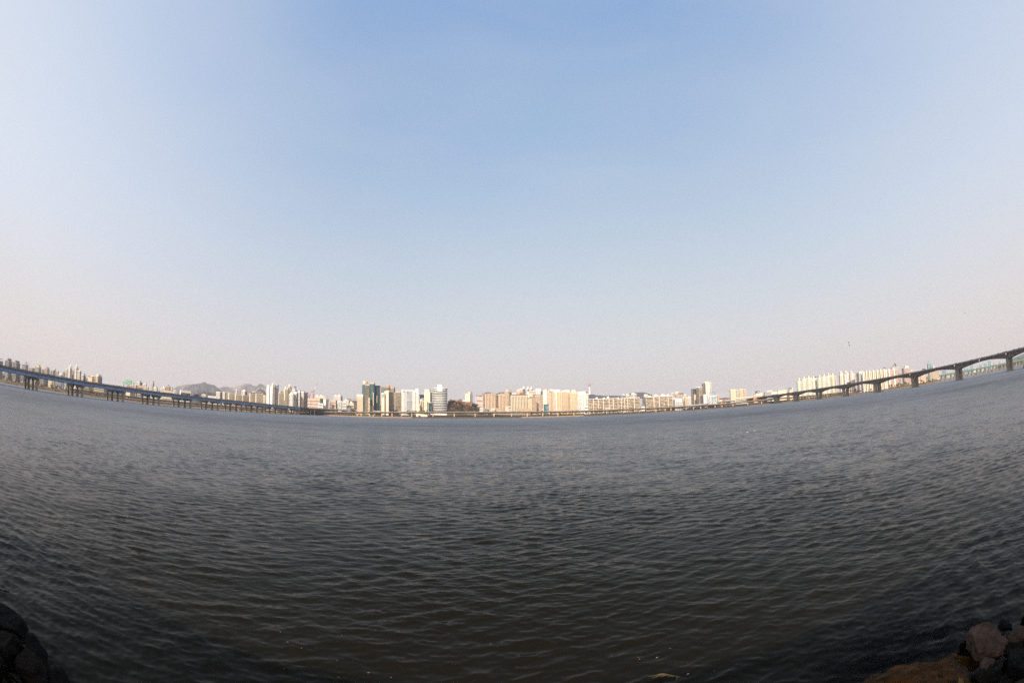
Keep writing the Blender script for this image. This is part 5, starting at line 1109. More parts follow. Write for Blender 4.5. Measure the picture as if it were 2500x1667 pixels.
for i in range(7):
    B(C8, xs_[i], xs_[i]+4, xs_[i+1], ys_[i], 1095, 'col', ('white', 'pgreen', 'cream')[i % 3], ('white striped slab second in the long right row', 'pale green slab third in the long right row', 'cream slab fourth in the long right row', 'white slab fifth in the long right row above the bridge pier', 'pale green slab sixth in the long right row', 'cream slab seventh in the long right row', 'white slab last in the long right row')[i], 'L', 4, glass='flat', wf=0.42, z0=1, roof=[('fin', 0.0, 0.2, 4, 'white'), ('fin', 0.45, 0.6, 1, 'yellow' if i % 2 else 'peach')])
B(C8, 2028, 2060, 2112, 228, 1250, 'col', 'lgrey', 'grey tower with a dark crown behind the long right row', 'L', 4, kind='tower', roof=[('cyl', 0.0, 0.4, 5, 'dark'), ('box', 0.5, 1.0, 3, 'grey')])
B(C8, 2172, 2190, 2318, 200, 1230, 'band', 'lgrey', 'tall grey tower with a stepped terrace crown at the right', 'L', 16, glass='navy', wf=0.4, kind='tower', roof=[('box', 0.2, 0.9, 3, 'grey'), ('box', 0.35, 0.75, 6, 'lgrey'), ('box', 0.45, 0.7, 8.5, 'dark')])
B(C8, 2102, 2112, 2290, 244, 1110, 'col', 'pink', 'pink striped slab in front of the tall grey tower', 'L', 8, glass='flat', wf=0.42, roof=[('fin', 0.1, 0.2, 2, 'white'), ('fin', 0.6, 0.7, 2, 'white')])
B(C9, 60, 100, 130, 1110, 1140, 'col', 'pink', 'low pink block just right of the tall grey tower', None, 3, glass='flat')
B(C9, 144, 180, 272, 1038, 1150, 'col', 'pink', 'pink white tower group above the right bridge', 'L', 6, glass='flat', roof=[('box', 0.3, 0.9, 4, 'white')])
B(C9, 268, 275, 335, 1078, 1160, 'col', 'pink', 'low pink block right of the pink white tower group', 'L', 4, glass='flat', roof=[('box', 0.3, 0.7, 2, 'white')])
B(C9, 330, 345, 430, 1120, 1150, 'col', 'cream', 'cream slab seen below the right bridge deck', 'L', 6, glass='flat')
B(C9, 425, 440, 530, 1110, 1160, 'col', 'peach', 'peach slab seen below the right bridge deck', 'L', 6, glass='flat')
B(C9, 472, 480, 528, 1048, 1900, 'curtain', 'teal', 'small teal tower under construction left of the larger one', 'L', 3, glass='teal', kind='tower', roof=[('mast', 0.3, 0.4, 12)])
o, W2, D2, H = B(C9, 552, 562, 638, 968, 2600, 'curtain', 'blue', 'teal glass tower with a small roof crane above the right bridge', 'L', 4, glass='cyan', kind='tower', sidewall='navy')
MB().bar((-W2*0.5, 0, H), (-W2*0.5, 0, H+14), 0.7, n=4).bar((-W2*1.2, 0, H+11), (W2*0.2, 0, H+13), 0.5, n=4).build('roof_crane', M_STEEL, o)
B(C9, 578, 590, 742, 1095, 1500, 'col', 'beige', 'grey beige slab under the right bridge span', 'L', 8, glass='flat')
B(C9, 738, 745, 800, 1125, 2400, 'col', 'lgrey', 'pale hazy block left of the second bridge pier', 'L', 4, glass='flat')
B(C9, 790, 798, 850, 1075, 3200, 'curtain', 'blue', 'hazy blue tower left of the second bridge pier', 'L', 3, glass='blue', kind='tower')
B(C9, 846, 852, 925, 1110, 2600, 'col', 'lgrey', 'pale hazy slab touching the second bridge pier', 'L', 4, glass='flat')
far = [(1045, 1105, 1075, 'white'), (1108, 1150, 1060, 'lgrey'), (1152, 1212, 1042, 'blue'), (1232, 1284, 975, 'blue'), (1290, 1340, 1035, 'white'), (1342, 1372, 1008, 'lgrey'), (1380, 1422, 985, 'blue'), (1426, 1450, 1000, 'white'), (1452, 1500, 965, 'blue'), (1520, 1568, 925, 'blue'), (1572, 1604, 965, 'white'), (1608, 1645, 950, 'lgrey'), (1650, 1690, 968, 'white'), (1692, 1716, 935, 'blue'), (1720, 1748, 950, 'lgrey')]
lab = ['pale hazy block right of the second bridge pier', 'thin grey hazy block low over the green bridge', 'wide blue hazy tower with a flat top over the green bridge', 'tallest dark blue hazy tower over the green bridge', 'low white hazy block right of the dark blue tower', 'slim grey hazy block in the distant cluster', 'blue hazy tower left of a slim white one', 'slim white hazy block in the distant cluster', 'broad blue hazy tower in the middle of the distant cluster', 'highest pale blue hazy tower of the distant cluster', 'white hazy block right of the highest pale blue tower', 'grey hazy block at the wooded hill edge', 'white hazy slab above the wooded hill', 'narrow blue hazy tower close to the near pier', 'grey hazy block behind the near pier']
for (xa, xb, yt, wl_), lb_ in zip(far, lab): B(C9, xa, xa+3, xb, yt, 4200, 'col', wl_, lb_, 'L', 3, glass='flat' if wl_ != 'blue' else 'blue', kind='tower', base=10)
# ------------------------------------------------------------------ hill tower and masts
def needle_tower():
    b = spot(C6[0]+668*C6[2], C6[1]+425*C6[2], 3560); top = spot(C6[0]+662*C6[2], C6[1]+100*C6[2], 3560)
    o = empty('observation_tower', (b.x, b.y, b.z-8)); tag(o, 'white needle tower with a round pod and red mast on the hill ridge', 'tower')
    H = top.z - b.z + 8; g = lambda y: (425-y)/325*(H-8)+8
    MB().lathe([(9, 0), (6.5, g(380)), (5.4, g(360)), (4.6, g(285)), (4.6, g(272))], 16).build('shaft', wallmat('white'), o)
    MB().lathe([(6, g(274)), (10, g(266)), (11.5, g(258)), (11.5, g(240)), (9.5, g(236)), (7, g(228))], 20).build('pod', wallmat('mauve'), o)
    MB().lathe([(11, g(252)), (11.9, g(251.5)), (11.9, g(246)), (11, g(245.5))], 20).build('pod_window_band', wallmat('lgrey'), o)
    MB().lathe([(4.2, g(228.5)), (3.8, g(205))], 8).build('mast_base', wallmat('mauve'), o)
    ys_ = [205, 185, 165, 148, 130, 112, 100]
    for i in range(6): MB().lathe([(2.9-0.3*i, g(ys_[i])), (2.7-0.3*i, g(ys_[i+1]))], 8).build('mast_section', M_RED if i % 2 else wallmat('pink'), o)
    for px_, y0, y1, lb in ((620, 395, 285, 'thin red lattice mast left of the white needle tower'), (1656, 395, 335, 'thin red and white mast on the right hill top')):
        p = spot(C6[0]+px_*C6[2], C6[1]+y0*C6[2], 3580); q = spot(C6[0]+px_*C6[2], C6[1]+y1*C6[2], 3580)
        t = empty('radio_mast', (p.x, p.y, p.z-6)); tag(t, lb, 'mast', 'masts on the far hill'); h = q.z-p.z+6
        for i in range(4): MB().bar((0, 0, h*i/4), (0, 0, h*(i+1)/4), 1.9-0.35*i, 1.7-0.35*i, n=5).build('mast_section', (M_RED, M_WHITE)[i % 2] if lb.endswith('top') else (M_RED, wallmat('pink'))[i % 2], t)
needle_tower()
# ------------------------------------------------------------------ construction cranes
def luffing(C, bx, by, topy, jx, jy, cx, cy, d, lb, horiz=None):
    b = spot(C[0]+bx*C[2], C[1]+by*C[2], d); t = spot(C[0]+bx*C[2], C[1]+topy*C[2], d)
    o = empty('tower_crane', (b.x, b.y, 8)); tag(o, lb, 'crane', 'tower cranes on the building site')
    inv = lambda x, y: spot(C[0]+x*C[2], C[1]+y*C[2], d) - o.location
    h = t.z - 8; m = MB(); k = 0.9
    for sx in (-k, k):
        for sy in (-k, k): m.bar((sx, sy, 0), (sx, sy, h), 0.24, n=4)
    z = 2
    while z < h-2:
        m.bar((-k, -k, z), (k, -k, z+2), 0.14, n=4).bar((k, k, z), (-k, k, z+2), 0.14, n=4).bar((-k, k, z), (-k, -k, z+2), 0.14, n=4); z += 2
    m.build('mast', M_RED, o)
    MB().box(-2.2, 2.2, -1.6, 1.6, h-0.2, h+1.0).box(0.6, 2.2, -2.6, -1.6, h-0.6, h+1.8).build('cab', wallmat('pink'), o)
    a, c_, top = Vector((0, 0, h+0.8)), inv(cx, cy), Vector((-0.8, 0, h+7))
    MB().bar(a, c_, 0.5, 0.45, n=4).bar(a, top, 0.25, n=4).bar(c_, top, 0.12, n=4).build('counter_jib', M_RED, o)
    q = c_ + Vector((0, 0, -1.2)); MB().box(q.x-1.3, q.x+1.3, q.y-1, q.y+1, q.z-1.6, q.z+1).build('counterweight', wallmat('mauve'), o)
    e = inv(jx, jy)
    for i in range(6): MB().bar(a.lerp(e, i/6), a.lerp(e, (i+1)/6), 0.72-0.07*i, 0.66-0.07*i, n=4).build('jib_section', M_WHITE if i in (2, 3) else M_RED, o)
    MB().bar(top, a.lerp(e, 0.85), 0.07, n=4).build('stay_cable', M_STEEL, o)
luffing(C3, 1295, 560, 478, 1372, 262, 1264, 432, 1090, 'red and white crane with its jib raised over the unfinished block')
luffing(C3, 1216, 600, 488, 1300, 494, 1186, 489, 1080, 'red crane with a level jib left of the raised one')

# ------------------------------------------------------------------ trees and shrubs
def leaf_mat(name, c0, c1):
    m, n, l, b = new_mat(name)
    geo = n.new('ShaderNodeNewGeometry'); r = n.new('ShaderNodeValToRGB')
    r.color_ramp.elements[0].color = (*c0, 1); r.color_ramp.elements[1].color = (*c1, 1)
    l.new(geo.outputs['Random Per Island'], r.inputs[0]); l.new(r.outputs[0], b.inputs['Base Color'])
    b.inputs['Roughness'].default_value = 0.9; b.inputs['Specular IOR Level'].default_value = 0.1
    return m
M_BARK = mottled('tree_bark', (0.10, 0.075, 0.055), 0.95, 0.2, 1.0)
M_TWIG = leaf_mat('bare_twigs', (0.075, 0.05, 0.038), (0.19, 0.135, 0.10))
M_EVER = leaf_mat('evergreen_leaves', (0.022, 0.032, 0.016), (0.07, 0.075, 0.035))
M_OLIVE = leaf_mat('spring_leaves', (0.07, 0.075, 0.025), (0.19, 0.17, 0.06))
M_YEL = leaf_mat('yellow_blossom', (0.16, 0.12, 0.025), (0.46, 0.34, 0.05))
M_RUST = leaf_mat('dry_reeds', (0.17, 0.095, 0.045), (0.40, 0.26, 0.14))
def tree_proto(name, kind, seed):
    rnd = random.Random(seed)
    o = empty(name, (0, 0, -60))
    tw, cm, nclump, nleaf, flat = dict(bare=(0.30, M_TWIG, 9, 26, 1.0), ever=(0.28, M_EVER, 9, 30, 1.0), olive=(0.25, M_OLIVE, 9, 28, 1.0), yellow=(0.10, M_YEL, 8, 24, 0.8), rust=(0.08, M_RUST, 8, 24, 0.8))[kind]
    H = 10.0; low = kind in ('yellow', 'rust')
    tr = MB(); base = 0.0 if low else 2.6
    tr.bar((0, 0, -0.8), (0.1, 0.05, H*0.45), tw, tw*0.6, n=6)
    cr = MB(); limbs = []
    for i in range(nclump):
        a = rnd.uniform(0, 6.28); rr = rnd.uniform(0.6, 3.4)*(1.25 if low else 1); z = rnd.uniform(base+0.8, H-1.6)
        rr *= 0.55 + 0.45*math.sin(math.pi*min(1, max(0.08, (z-base)/(H-base))))
        c_ = Vector((rr*_C(a), rr*_S(a), z*flat)); limbs.append(c_)
        tr.bar((0.05, 0.02, min(H*0.42, max(0.4, z*0.55))), c_, tw*0.4, tw*0.12, n=4)
        cs = rnd.uniform(1.0, 1.9)
        for j in range(nleaf):
            p = c_ + Vector((rnd.gauss(0, 0.55), rnd.gauss(0, 0.55), rnd.gauss(0, 0.5)))*cs
            s = rnd.uniform(0.22, 0.5) if kind != 'bare' else rnd.uniform(0.45, 0.9)
            q = Euler((rnd.uniform(0, 6.28), rnd.uniform(0, 6.28), rnd.uniform(0, 6.28))).to_matrix()
            wv = s*(0.8 if kind != 'bare' else 0.2)
            cr.add([p+q@Vector((-s, -wv, 0)), p+q@Vector((s, -wv*0.6, 0.1*s)), p+q@Vector((s*0.7, wv, 0)), p+q@Vector((-s*0.8, wv, -0.1*s))], [(0, 1, 2, 3)])
    tr.build('trunk', M_BARK, o); cr.build('crown', cm, o)
    return o
names = dict(bare='bare_tree', ever='evergreen_tree', olive='leafing_tree', yellow='flowering_shrub', rust='reed_clump')
cats = dict(bare='tree', ever='tree', olive='tree', yellow='shrub', rust='reeds')
PROTO = {k: [[tree_proto(names[k], k, s*7+len(k)), True] for s in range(3)] for k in names}
TR = random.Random(42)
def plant(kind, x, y, h, label, group):
    rec = PROTO[kind][TR.randrange(3)]
    o = rec[0] if rec[1] else copy_tree(rec[0]); rec[1] = False
    o.location = (x, y, ground_z(x, y)-0.15); o.rotation_euler = (0, 0, TR.uniform(0, 6.28))
    s = h/10; o.scale = (s*TR.uniform(0.85, 1.25), s*TR.uniform(0.85, 1.25), s*TR.uniform(0.85, 1.15))
    tag(o, label, cats[kind], group)
def belt(C, x0, x1, n, off, kinds, h, where):
    """n trees between two survey marks, off metres behind the water's edge."""
    for i in range(n):
        px_ = C[0] + (x0 + (x1-x0)*(i+TR.uniform(0.1, 0.9))/n)*C[2]
        a = look(px_, 1010 - abs(px_-1130)**2*0.00006)[0]; d = shore(math.degrees(a)) + TR.uniform(*off)
        k = TR.choice(kinds)
        lb = dict(bare='bare brown tree', ever='dark evergreen tree', olive='pale green leafing tree', yellow='yellow flowering shrub', rust='rust brown clump of dry reeds')[k]
        plant(k, d*_S(a), d*_C(a), TR.uniform(*h)*(0.45 if k in ('yellow', 'rust') else 1), lb + ' ' + where, dict(bare='bare trees ', ever='evergreens ', olive='leafing trees ', yellow='yellow shrubs ', rust='reed clumps ')[k] + where)
belt(C1, -60, 1750, 34, (14, 45), ['olive', 'olive', 'rust', 'rust', 'olive', 'bare'], (6, 11), 'on the left bank under the blue bridge')
belt(C1, -60, 1750, 20, (4, 14), ['rust', 'rust', 'olive'], (5, 9), 'along the left waterline')
belt(C1, 1800, 2352, 8, (24, 60), ['bare', 'rust'], (5, 8), 'between the bridge piers on the left')
belt(C2, 800, 2352, 18, (18, 45), ['yellow', 'yellow', 'rust', 'bare'], (6, 9), 'between the bridge piers below the mountain')
belt(C3, 0, 1500, 12, (14, 40), ['rust', 'yellow', 'bare'], (6, 9), 'between the piers below the striped towers')
belt(C4, 420, 690, 8, (52, 60), ['ever'], (7.5, 10.5), 'at the foot of the teal tower')
belt(C4, 690, 1000, 9, (44, 56), ['bare', 'bare', 'bare', 'ever'], (10, 15), 'in front of the cream and mesh towers')
belt(C4, 1200, 1440, 4, (44, 54), ['bare'], (11, 14), 'in front of the broad white tower')
belt(C4, 1440, 1700, 9, (44, 60), ['bare', 'bare', 'ever'], (9, 12), 'beside the round tower')
belt(C4, 2045, 2352, 34, (58, 140), ['bare', 'bare', 'bare', 'ever', 'bare'], (7, 11), 'on the left side of the wooded hill')
belt(C5, -20, 600, 76, (52, 130), ['bare', 'bare', 'ever', 'bare', 'bare', 'bare', 'yellow'], (7, 11), 'on the wooded hill')
belt(C5, 440, 540, 5, (95, 115), ['ever'], (10, 13), 'at the right end of the hill top')
belt(C5, 560, 1250, 26, (46, 66), ['bare', 'bare', 'ever'], (6.5, 10), 'before the matching peach blocks')
belt(C5, 1250, 1920, 18, (46, 66), ['bare', 'ever', 'bare'], (7, 10), 'before the wide cream block')
belt(C5, 2020, 2352, 10, (46, 58), ['bare'], (7, 10), 'before the long striped row')
belt(C6, 100, 640, 14, (44, 54), ['bare', 'bare', 'ever'], (7, 10), 'at the right end of the long striped row')
belt(C6, 700, 1780, 16, (44, 54), ['bare', 'olive'], (5, 7.5), 'before the balcony slabs')
belt(C6, 680, 2100, 22, (14, 24), ['yellow', 'yellow', 'yellow', 'rust', 'olive'], (9, 13), 'under the viaduct below the balcony slabs')
belt(C6, 0, 640, 8, (18, 28), ['rust', 'bare', 'yellow'], (6, 9), 'under the viaduct below the long striped row')
belt(C7, 100, 560, 8, (40, 54), ['bare', 'olive'], (6, 8), 'before the arched white building')
belt(C7, 680, 1000, 8, (42, 56), ['olive', 'ever'], (6, 8), 'below the tallest cream tower')
belt(C7, 400, 1500, 10, (14, 30), ['rust', 'bare'], (5, 8), 'under the viaduct at the right')
belt(C8, 430, 1250, 18, (16, 50), ['olive', 'rust', 'ever', 'bare'], (5, 9), 'on the right bank left of the pier')
belt(C8, 1150, 2352, 26, (30, 55), ['olive', 'bare', 'bare', 'ever'], (6, 9), 'below the long right row')
belt(C8, 1300, 2352, 14, (6, 22), ['rust', 'olive'], (6, 9), 'along the right waterline')
belt(C9, 0, 720, 20, (10, 45), ['olive', 'ever', 'rust', 'olive'], (6, 10), 'at the right tip of the bank')

# ------------------------------------------------------------------ vehicles
M_TYRE = mottled('tyre', (0.03, 0.03, 0.03), 0.9, 0.1, 2)
M_CARGL = mottled('vehicle_glass', (0.03, 0.035, 0.045), 0.15, 0.05, 1, spec=0.6)
def vehicle(kind, paint):
    m = mottled('paint_'+kind+'_%d%d%d' % tuple(int(q*99) for q in paint), paint, 0.35, 0.04, 0.6, spec=0.5)
    o = empty({'car': 'car', 'bus': 'bus', 'truck': 'truck'}[kind], (0, 0, -50))
    if kind == 'car':
        L, W = 2.2, 0.88
        b = MB().loft([[(x, -W, z) for x, z in ((-L, .35), (-L, .82), (-L+.6, .98), (L-1.1, .95), (L, .72), (L, .35))], [(x, W, z) for x, z in ((-L, .35), (-L, .82), (-L+.6, .98), (L-1.1, .95), (L, .72), (L, .35))]])
        b.build('body', m, o)
        MB().loft([[(x, -W*q, z) for x, z, q in ((-L+.5, .95, .95), (-L+1.0, 1.42, .78), (L-1.9, 1.46, .78), (L-1.0, .95, .95))], [(x, W*q, z) for x, z, q in ((-L+.5, .95, .95), (-L+1.0, 1.42, .78), (L-1.9, 1.46, .78), (L-1.0, .95, .95))]]).build('window', M_CARGL, o)
        MB().box(-L+1.05, L-1.95, -W*.76, W*.76, 1.44, 1.5).build('roof', m, o)
        ax, r = (-1.35, 1.35), .32
    elif kind == 'bus':
        L, W = 5.6, 1.25
        MB().box(-L, L, -W, W, .4, 3.15).box(-L+.4, L-1.2, -W+.2, W-.2, 3.15, 3.4).build('body', m, o)
        for s in (-1, 1):
            for j in range(6): x = -L+.5+j*1.8; y = sorted((s*W-s*.1, s*(W+.03))); MB().box(x, x+1.55, y[0], y[1], 1.5, 2.6).build('window', M_CARGL, o)
        MB().box(L-.1, L+.03, -W+.12, W-.12, 1.3, 2.7).build('windscreen', M_CARGL, o)
        ax, r = (-3.4, 3.5), .5
    else:
        L, W = 4.3, 1.2
        MB().box(-L, L-2.1, -W, W, .95, 3.5).build('cargo_box', M_WHITE, o)
        MB().loft([[(x, y, z) for x, z in ((L-1.95, .5), (L, .5), (L, 1.5), (L-.35, 2.5), (L-1.95, 2.6))] for y in (-W*.95, W*.95)]).build('cab', m, o)
        MB().box(L-.3, L+.02, -W*.8, W*.8, 1.5, 2.2).build('windscreen', M_CARGL, o); MB().box(-L+.1, L-.2, -.5, .5, .6, .94).build('chassis', M_TYRE, o)
        ax, r = (-2.6, 3.0), .46
    for x in ax:
        for s in (-1, 1): MB().bar((x, s*(W-.12), r), (x, s*(W+.08), r), r, n=12).build('wheel', M_TYRE, o)
    return o
def ride(o, p, t, label, group):
    o.location = p; o.rotation_euler = (0, 0, math.atan2(t.y, t.x)); tag(o, label, o.name.split('.')[0], group)
def on_lb(px_, off):                                             # point of the blue bridge's deck seen at photo column px_
    x = -450 + off; y = x/math.tan(look(px_, 958)[0]); return Vector((x, y, lb_z(y)-0.03)), Vector((0, 1, 0))
def on_rb(px_, off):
    a = look(px_, 900)[0]; k = (math.tan(a)*(RB0.y+RBN.y*off) - (RB0.x+RBN.x*off))/(RBS.x - math.tan(a)*RBS.y)
    return rb(k, off, rb_z(k)+0.1), RBT
def on_v(px_, off, d_=1):
    a = math.degrees(look(px_, 1002)[0]); p = polar(a, interp(VD, a)+8+off, interp(VZ, a)+0.1); q = polar(a+0.5, interp(VD, a+0.5)+8+off, interp(VZ, a+0.5)+.1)
    return p, (q-p)*d_
G_L, G_R, G_V = 'vehicles on the blue girder bridge', 'vehicles on the concrete bridge', 'vehicles on the viaduct'
p, t = on_lb(479, 18); ride(vehicle('bus', (0.04, 0.06, 0.16)), p, t, 'dark blue bus riding on the blue girder bridge near the mountain', G_L)
p, t = on_rb(2071, 4); ride(vehicle('bus', (0.10, 0.14, 0.18)), p, t, 'dark bus crossing the concrete bridge before the striped towers', G_R)
p, t = on_v(1484, -4); ride(vehicle('bus', (0.80, 0.79, 0.76)), p, t, 'white bus on the viaduct before the long balcony slab', G_V)
p, t = on_v(1007, -4); ride(vehicle('bus', (0.22, 0.50, 0.28)), p, t, 'green bus on the viaduct before the broad white tower', G_V)
p, t = on_v(1176, -4); ride(vehicle('truck', (0.60, 0.10, 0.08)), p, t, 'red cabbed truck on the viaduct at the foot of the wooded hill', G_V)
p, t = on_rb(2275, 4); ride(vehicle('truck', (0.62, 0.42, 0.06)), p, t, 'yellow cabbed truck on the concrete bridge below the teal towers', G_R)
cars = [(0.05, 0.05, 0.06), (0.42, 0.43, 0.44), (0.78, 0.77, 0.75), (0.30, 0.05, 0.05)]
cp = [[vehicle('car', c_), True] for c_ in cars]
def car(i, pt, label, group):
    rec = cp[i]; o = rec[0] if rec[1] else copy_tree(rec[0]); rec[1] = False; ride(o, pt[0], pt[1], label, group)
for i, (px_, lb) in enumerate(((2492, 'dark car on the concrete bridge, nearest the right photo edge'), (2479, 'dark car behind the rightmost one on the concrete bridge'), (2460, 'dark car just right of the nearest pier on the concrete bridge'), (2454, 'second dark car just right of the nearest pier'), (2440, 'dark car just left of the nearest pier on the concrete bridge'), (2399, 'red car midway over the span left of the nearest pier'), (2373, 'dark car above the middle of the near span'), (2334, 'grey car over the second pier of the concrete bridge'))):
    car(3 if 'red' in lb else 1 if 'grey' in lb else 0, on_rb(px_, 4), lb, G_R)
for i, (px_, c_, lb) in enumerate(((1388, 2, 'white car on the viaduct below the long striped row'), (1402, 2, 'white car following below the yellow shafts'), (1345, 2, 'white car near the teal shop block'), (1270, 1, 'silver car on the viaduct before the wide cream block'), (1240, 2, 'white van like car before the small white house'), (1530, 2, 'white car before the short balcony slab'), (1584, 2, 'white car before the blue roof'), (1662, 2, 'white car before the arched white building'), (1716, 1, 'silver car before the dark glass tower'), (950, 1, 'silver car before the cream sign building'), (1095, 0, 'dark car on the viaduct before the round tower'), (1140, 1, 'silver car before the wooded hill'))):
    car(c_, on_v(px_, -4 if i % 2 else 3), lb, G_V)
for px_, c_, lb in ((235, 2, 'white car on the blue bridge left of the gantry'), (388, 2, 'white car on the blue bridge right of the gantry'), (120, 1, 'silver car on the blue bridge near its left end'), (560, 1, 'silver car on the blue bridge below the cream blocks'), (650, 2, 'white car on the blue bridge below the striped towers')):
    car(c_, on_lb(px_, 15), lb, G_L)

# ------------------------------------------------------------------ gulls
M_GULL = mottled('gull_white', (0.80, 0.79, 0.77), 0.8, 0.05, 3)
M_GULLG = mottled('gull_shaded_grey', (0.10, 0.09, 0.09), 0.8, 0.08, 3)  # wing grey darkened to carry the shade under flying wings
M_BEAK = mottled('beak_orange', (0.60, 0.28, 0.05), 0.5, 0.05, 3)
def gull_body(nm, pitch=0.0):
    secs = []
    for x, r, z in ((-0.30, 0.015, 0.07), (-0.2, 0.05, 0.055), (-0.08, 0.085, 0.04), (0.04, 0.09, 0.045), (0.13, 0.065, 0.08), (0.17, 0.045, 0.13), (0.205, 0.046, 0.165), (0.245, 0.042, 0.17), (0.275, 0.02, 0.162)):
        secs.append([(x, r*_C(t), z + r*0.9*_S(t)) for t in np.linspace(0, 2*math.pi, 10, endpoint=False)])
    return MB().loft(secs)
def sitting_gull():
    o = empty('floating_gull', (0, 0, -50))
    gull_body('body').build('body', M_GULL, o, True)
    for s in (-1, 1):
        MB().loft([[(-0.34, s*0.02, 0.10), (-0.34, s*0.03, 0.115), (-0.34, s*0.025, 0.12)], [(-0.1, s*0.075, 0.05), (-0.1, s*0.088, 0.10), (-0.1, s*0.05, 0.125)], [(0.08, s*0.06, 0.06), (0.08, s*0.08, 0.09), (0.08, s*0.05, 0.11)]]).build('wing', M_GULLG, o)
    MB().bar((0.27, 0, 0.163), (0.325, 0, 0.15), 0.012, 0.003, 5).build('beak', M_BEAK, o)
    return o
def flying_gull(up=0.5):
    o = empty('flying_gull', (0, 0, -50))
    gull_body('body').build('body', M_GULL, o, True)
    for s in (-1, 1):
        st = [(0.06, 0.05, 0.24), (0.32, 0.16*up*2, 0.22), (0.52, 0.12*up*2, 0.16), (0.70, -0.02, 0.05)]
        secs = []
        for y, z, ch in st: secs.append([(0.10-ch*0.1, s*y, 0.09+z), (0.10-ch, s*y, 0.08+z), (0.10-ch*0.5, s*y, 0.10+z)])
        MB().loft(secs).build('wing', M_GULLG, o)
    MB().loft([[(-0.28, -0.02, 0.07), (-0.28, 0.02, 0.07), (-0.28, 0, 0.085)], [(-0.40, -0.08, 0.07), (-0.40, 0.08, 0.07), (-0.40, 0, 0.08)]]).build('tail', M_GULL, o)
    MB().bar((0.27, 0, 0.163), (0.325, 0, 0.15), 0.012, 0.003, 5).build('beak', M_BEAK, o)
    return o
sg, sfirst = sitting_gull(), True
BR = random.Random(9)
def float_gull(px_, py_, label=None, sc=0.7):
    global sfirst
    a, e = look(px_, py_); d = min(CAM_H/math.tan(max(-e, 0.0048)), 800)
    o = sg if sfirst else copy_tree(sg); sfirst = False
    o.location = (d*_S(a), d*_C(a), -0.01); o.rotation_euler = (0, 0, BR.uniform(0, 6.28)); o.scale = (sc, sc, sc)
    tag(o, label or 'white gull floating far out as a tiny speck on the river', 'gull', 'gulls floating on the river')
float_gull(1825, 1055, 'larger white gull floating on the river, left of a close pair', 0.62)
float_gull(1842, 1052, 'white gull floating on the river, right of a close pair', 0.55)
float_gull(1932.7, 1002, 'single white gull floating between the close pair and the concrete bridge')
for C, pts in ((C1, [(1240, 1040), (1265, 955), (790, 955), (1465, 1065)]), (C2, [(615, 945), (1590, 1012)]), (C3, [(365, 945), (475, 947), (845, 982), (1815, 1012)]), (C6, [(1250, 992), (1457, 968), (1230, 937), (1090, 947), (2155, 950), (2335, 940), (1310, 1002)]), (C7, [(705, 967), (770, 962), (270, 890), (1052, 897)]), (C8, [(1755, 772), (1805, 716), (2150, 731), (1345, 884), (1380, 706), (1590, 694)]), (C9, [(245, 1456), (1380, 1292), (1590, 1271), (1785, 1226), (2070, 1161)])):
    for x, y in pts: float_gull(C[0]+x*C[2], C[1]+y*C[2])
def fly(o, px_, py_, d, rz, rx, ry, label):
    o.location = spot(px_, py_, d); o.rotation_euler = (rx, ry, rz); tag(o, label, 'gull', 'gulls flying over the river')
fg = flying_gull(0.5)
fly(fg, 2072.5, 840.5, 84, R(150), R(-38), 0, 'large gull gliding with bent wings high over the right bank')
fly(copy_tree(fg), 2354.6, 765, 230, R(70), R(35), R(20), 'small dark gull high in the sky near the right photo edge')
fly(copy_tree(fg), 2416.5, 829, 210, R(110), R(25), 0, 'small dark gull just above the concrete bridge at the right')
fly(copy_tree(fg), 277, 908.5, 330, R(20), R(5), 0, 'tiny gull above the blue bridge left of the green sign')
fly(copy_tree(fg), 1779, 965.5, 420, R(100), R(5), 0, 'tiny gull left of the broad cream slab at the right')

# ------------------------------------------------------------------ barge cut by the right photo edge
a, e = look(2503, 904); d = 560
BO = empty('work_boat', (d*_S(a), d*_C(a), 0), R(10)); tag(BO, 'yellow work boat with a black hull cut by the right photo edge', 'boat')
MB().loft([[(-7, -1.9, -0.4), (7, -1.9, -0.4), (8.2, 0, -0.4), (7, 1.9, -0.4), (-7, 1.9, -0.4)], [(-7.4, -2.4, 1.3), (7.4, -2.4, 1.3), (9.4, 0, 1.7), (7.4, 2.4, 1.3), (-7.4, 2.4, 1.3)]]).build('hull', wallmat('dark'), BO)
MB().box(-6.5, 3.5, -1.9, 1.9, 1.25, 3.6).box(-5, 1.5, -1.6, 1.6, 3.6, 5.6).build('cabin', wallmat('yellow'), BO)
for x in (-4.4, -2.4, -0.4): MB().box(x, x+1.4, -1.66, -1.5, 4.2, 5.2).build('window', M_CARGL, BO)
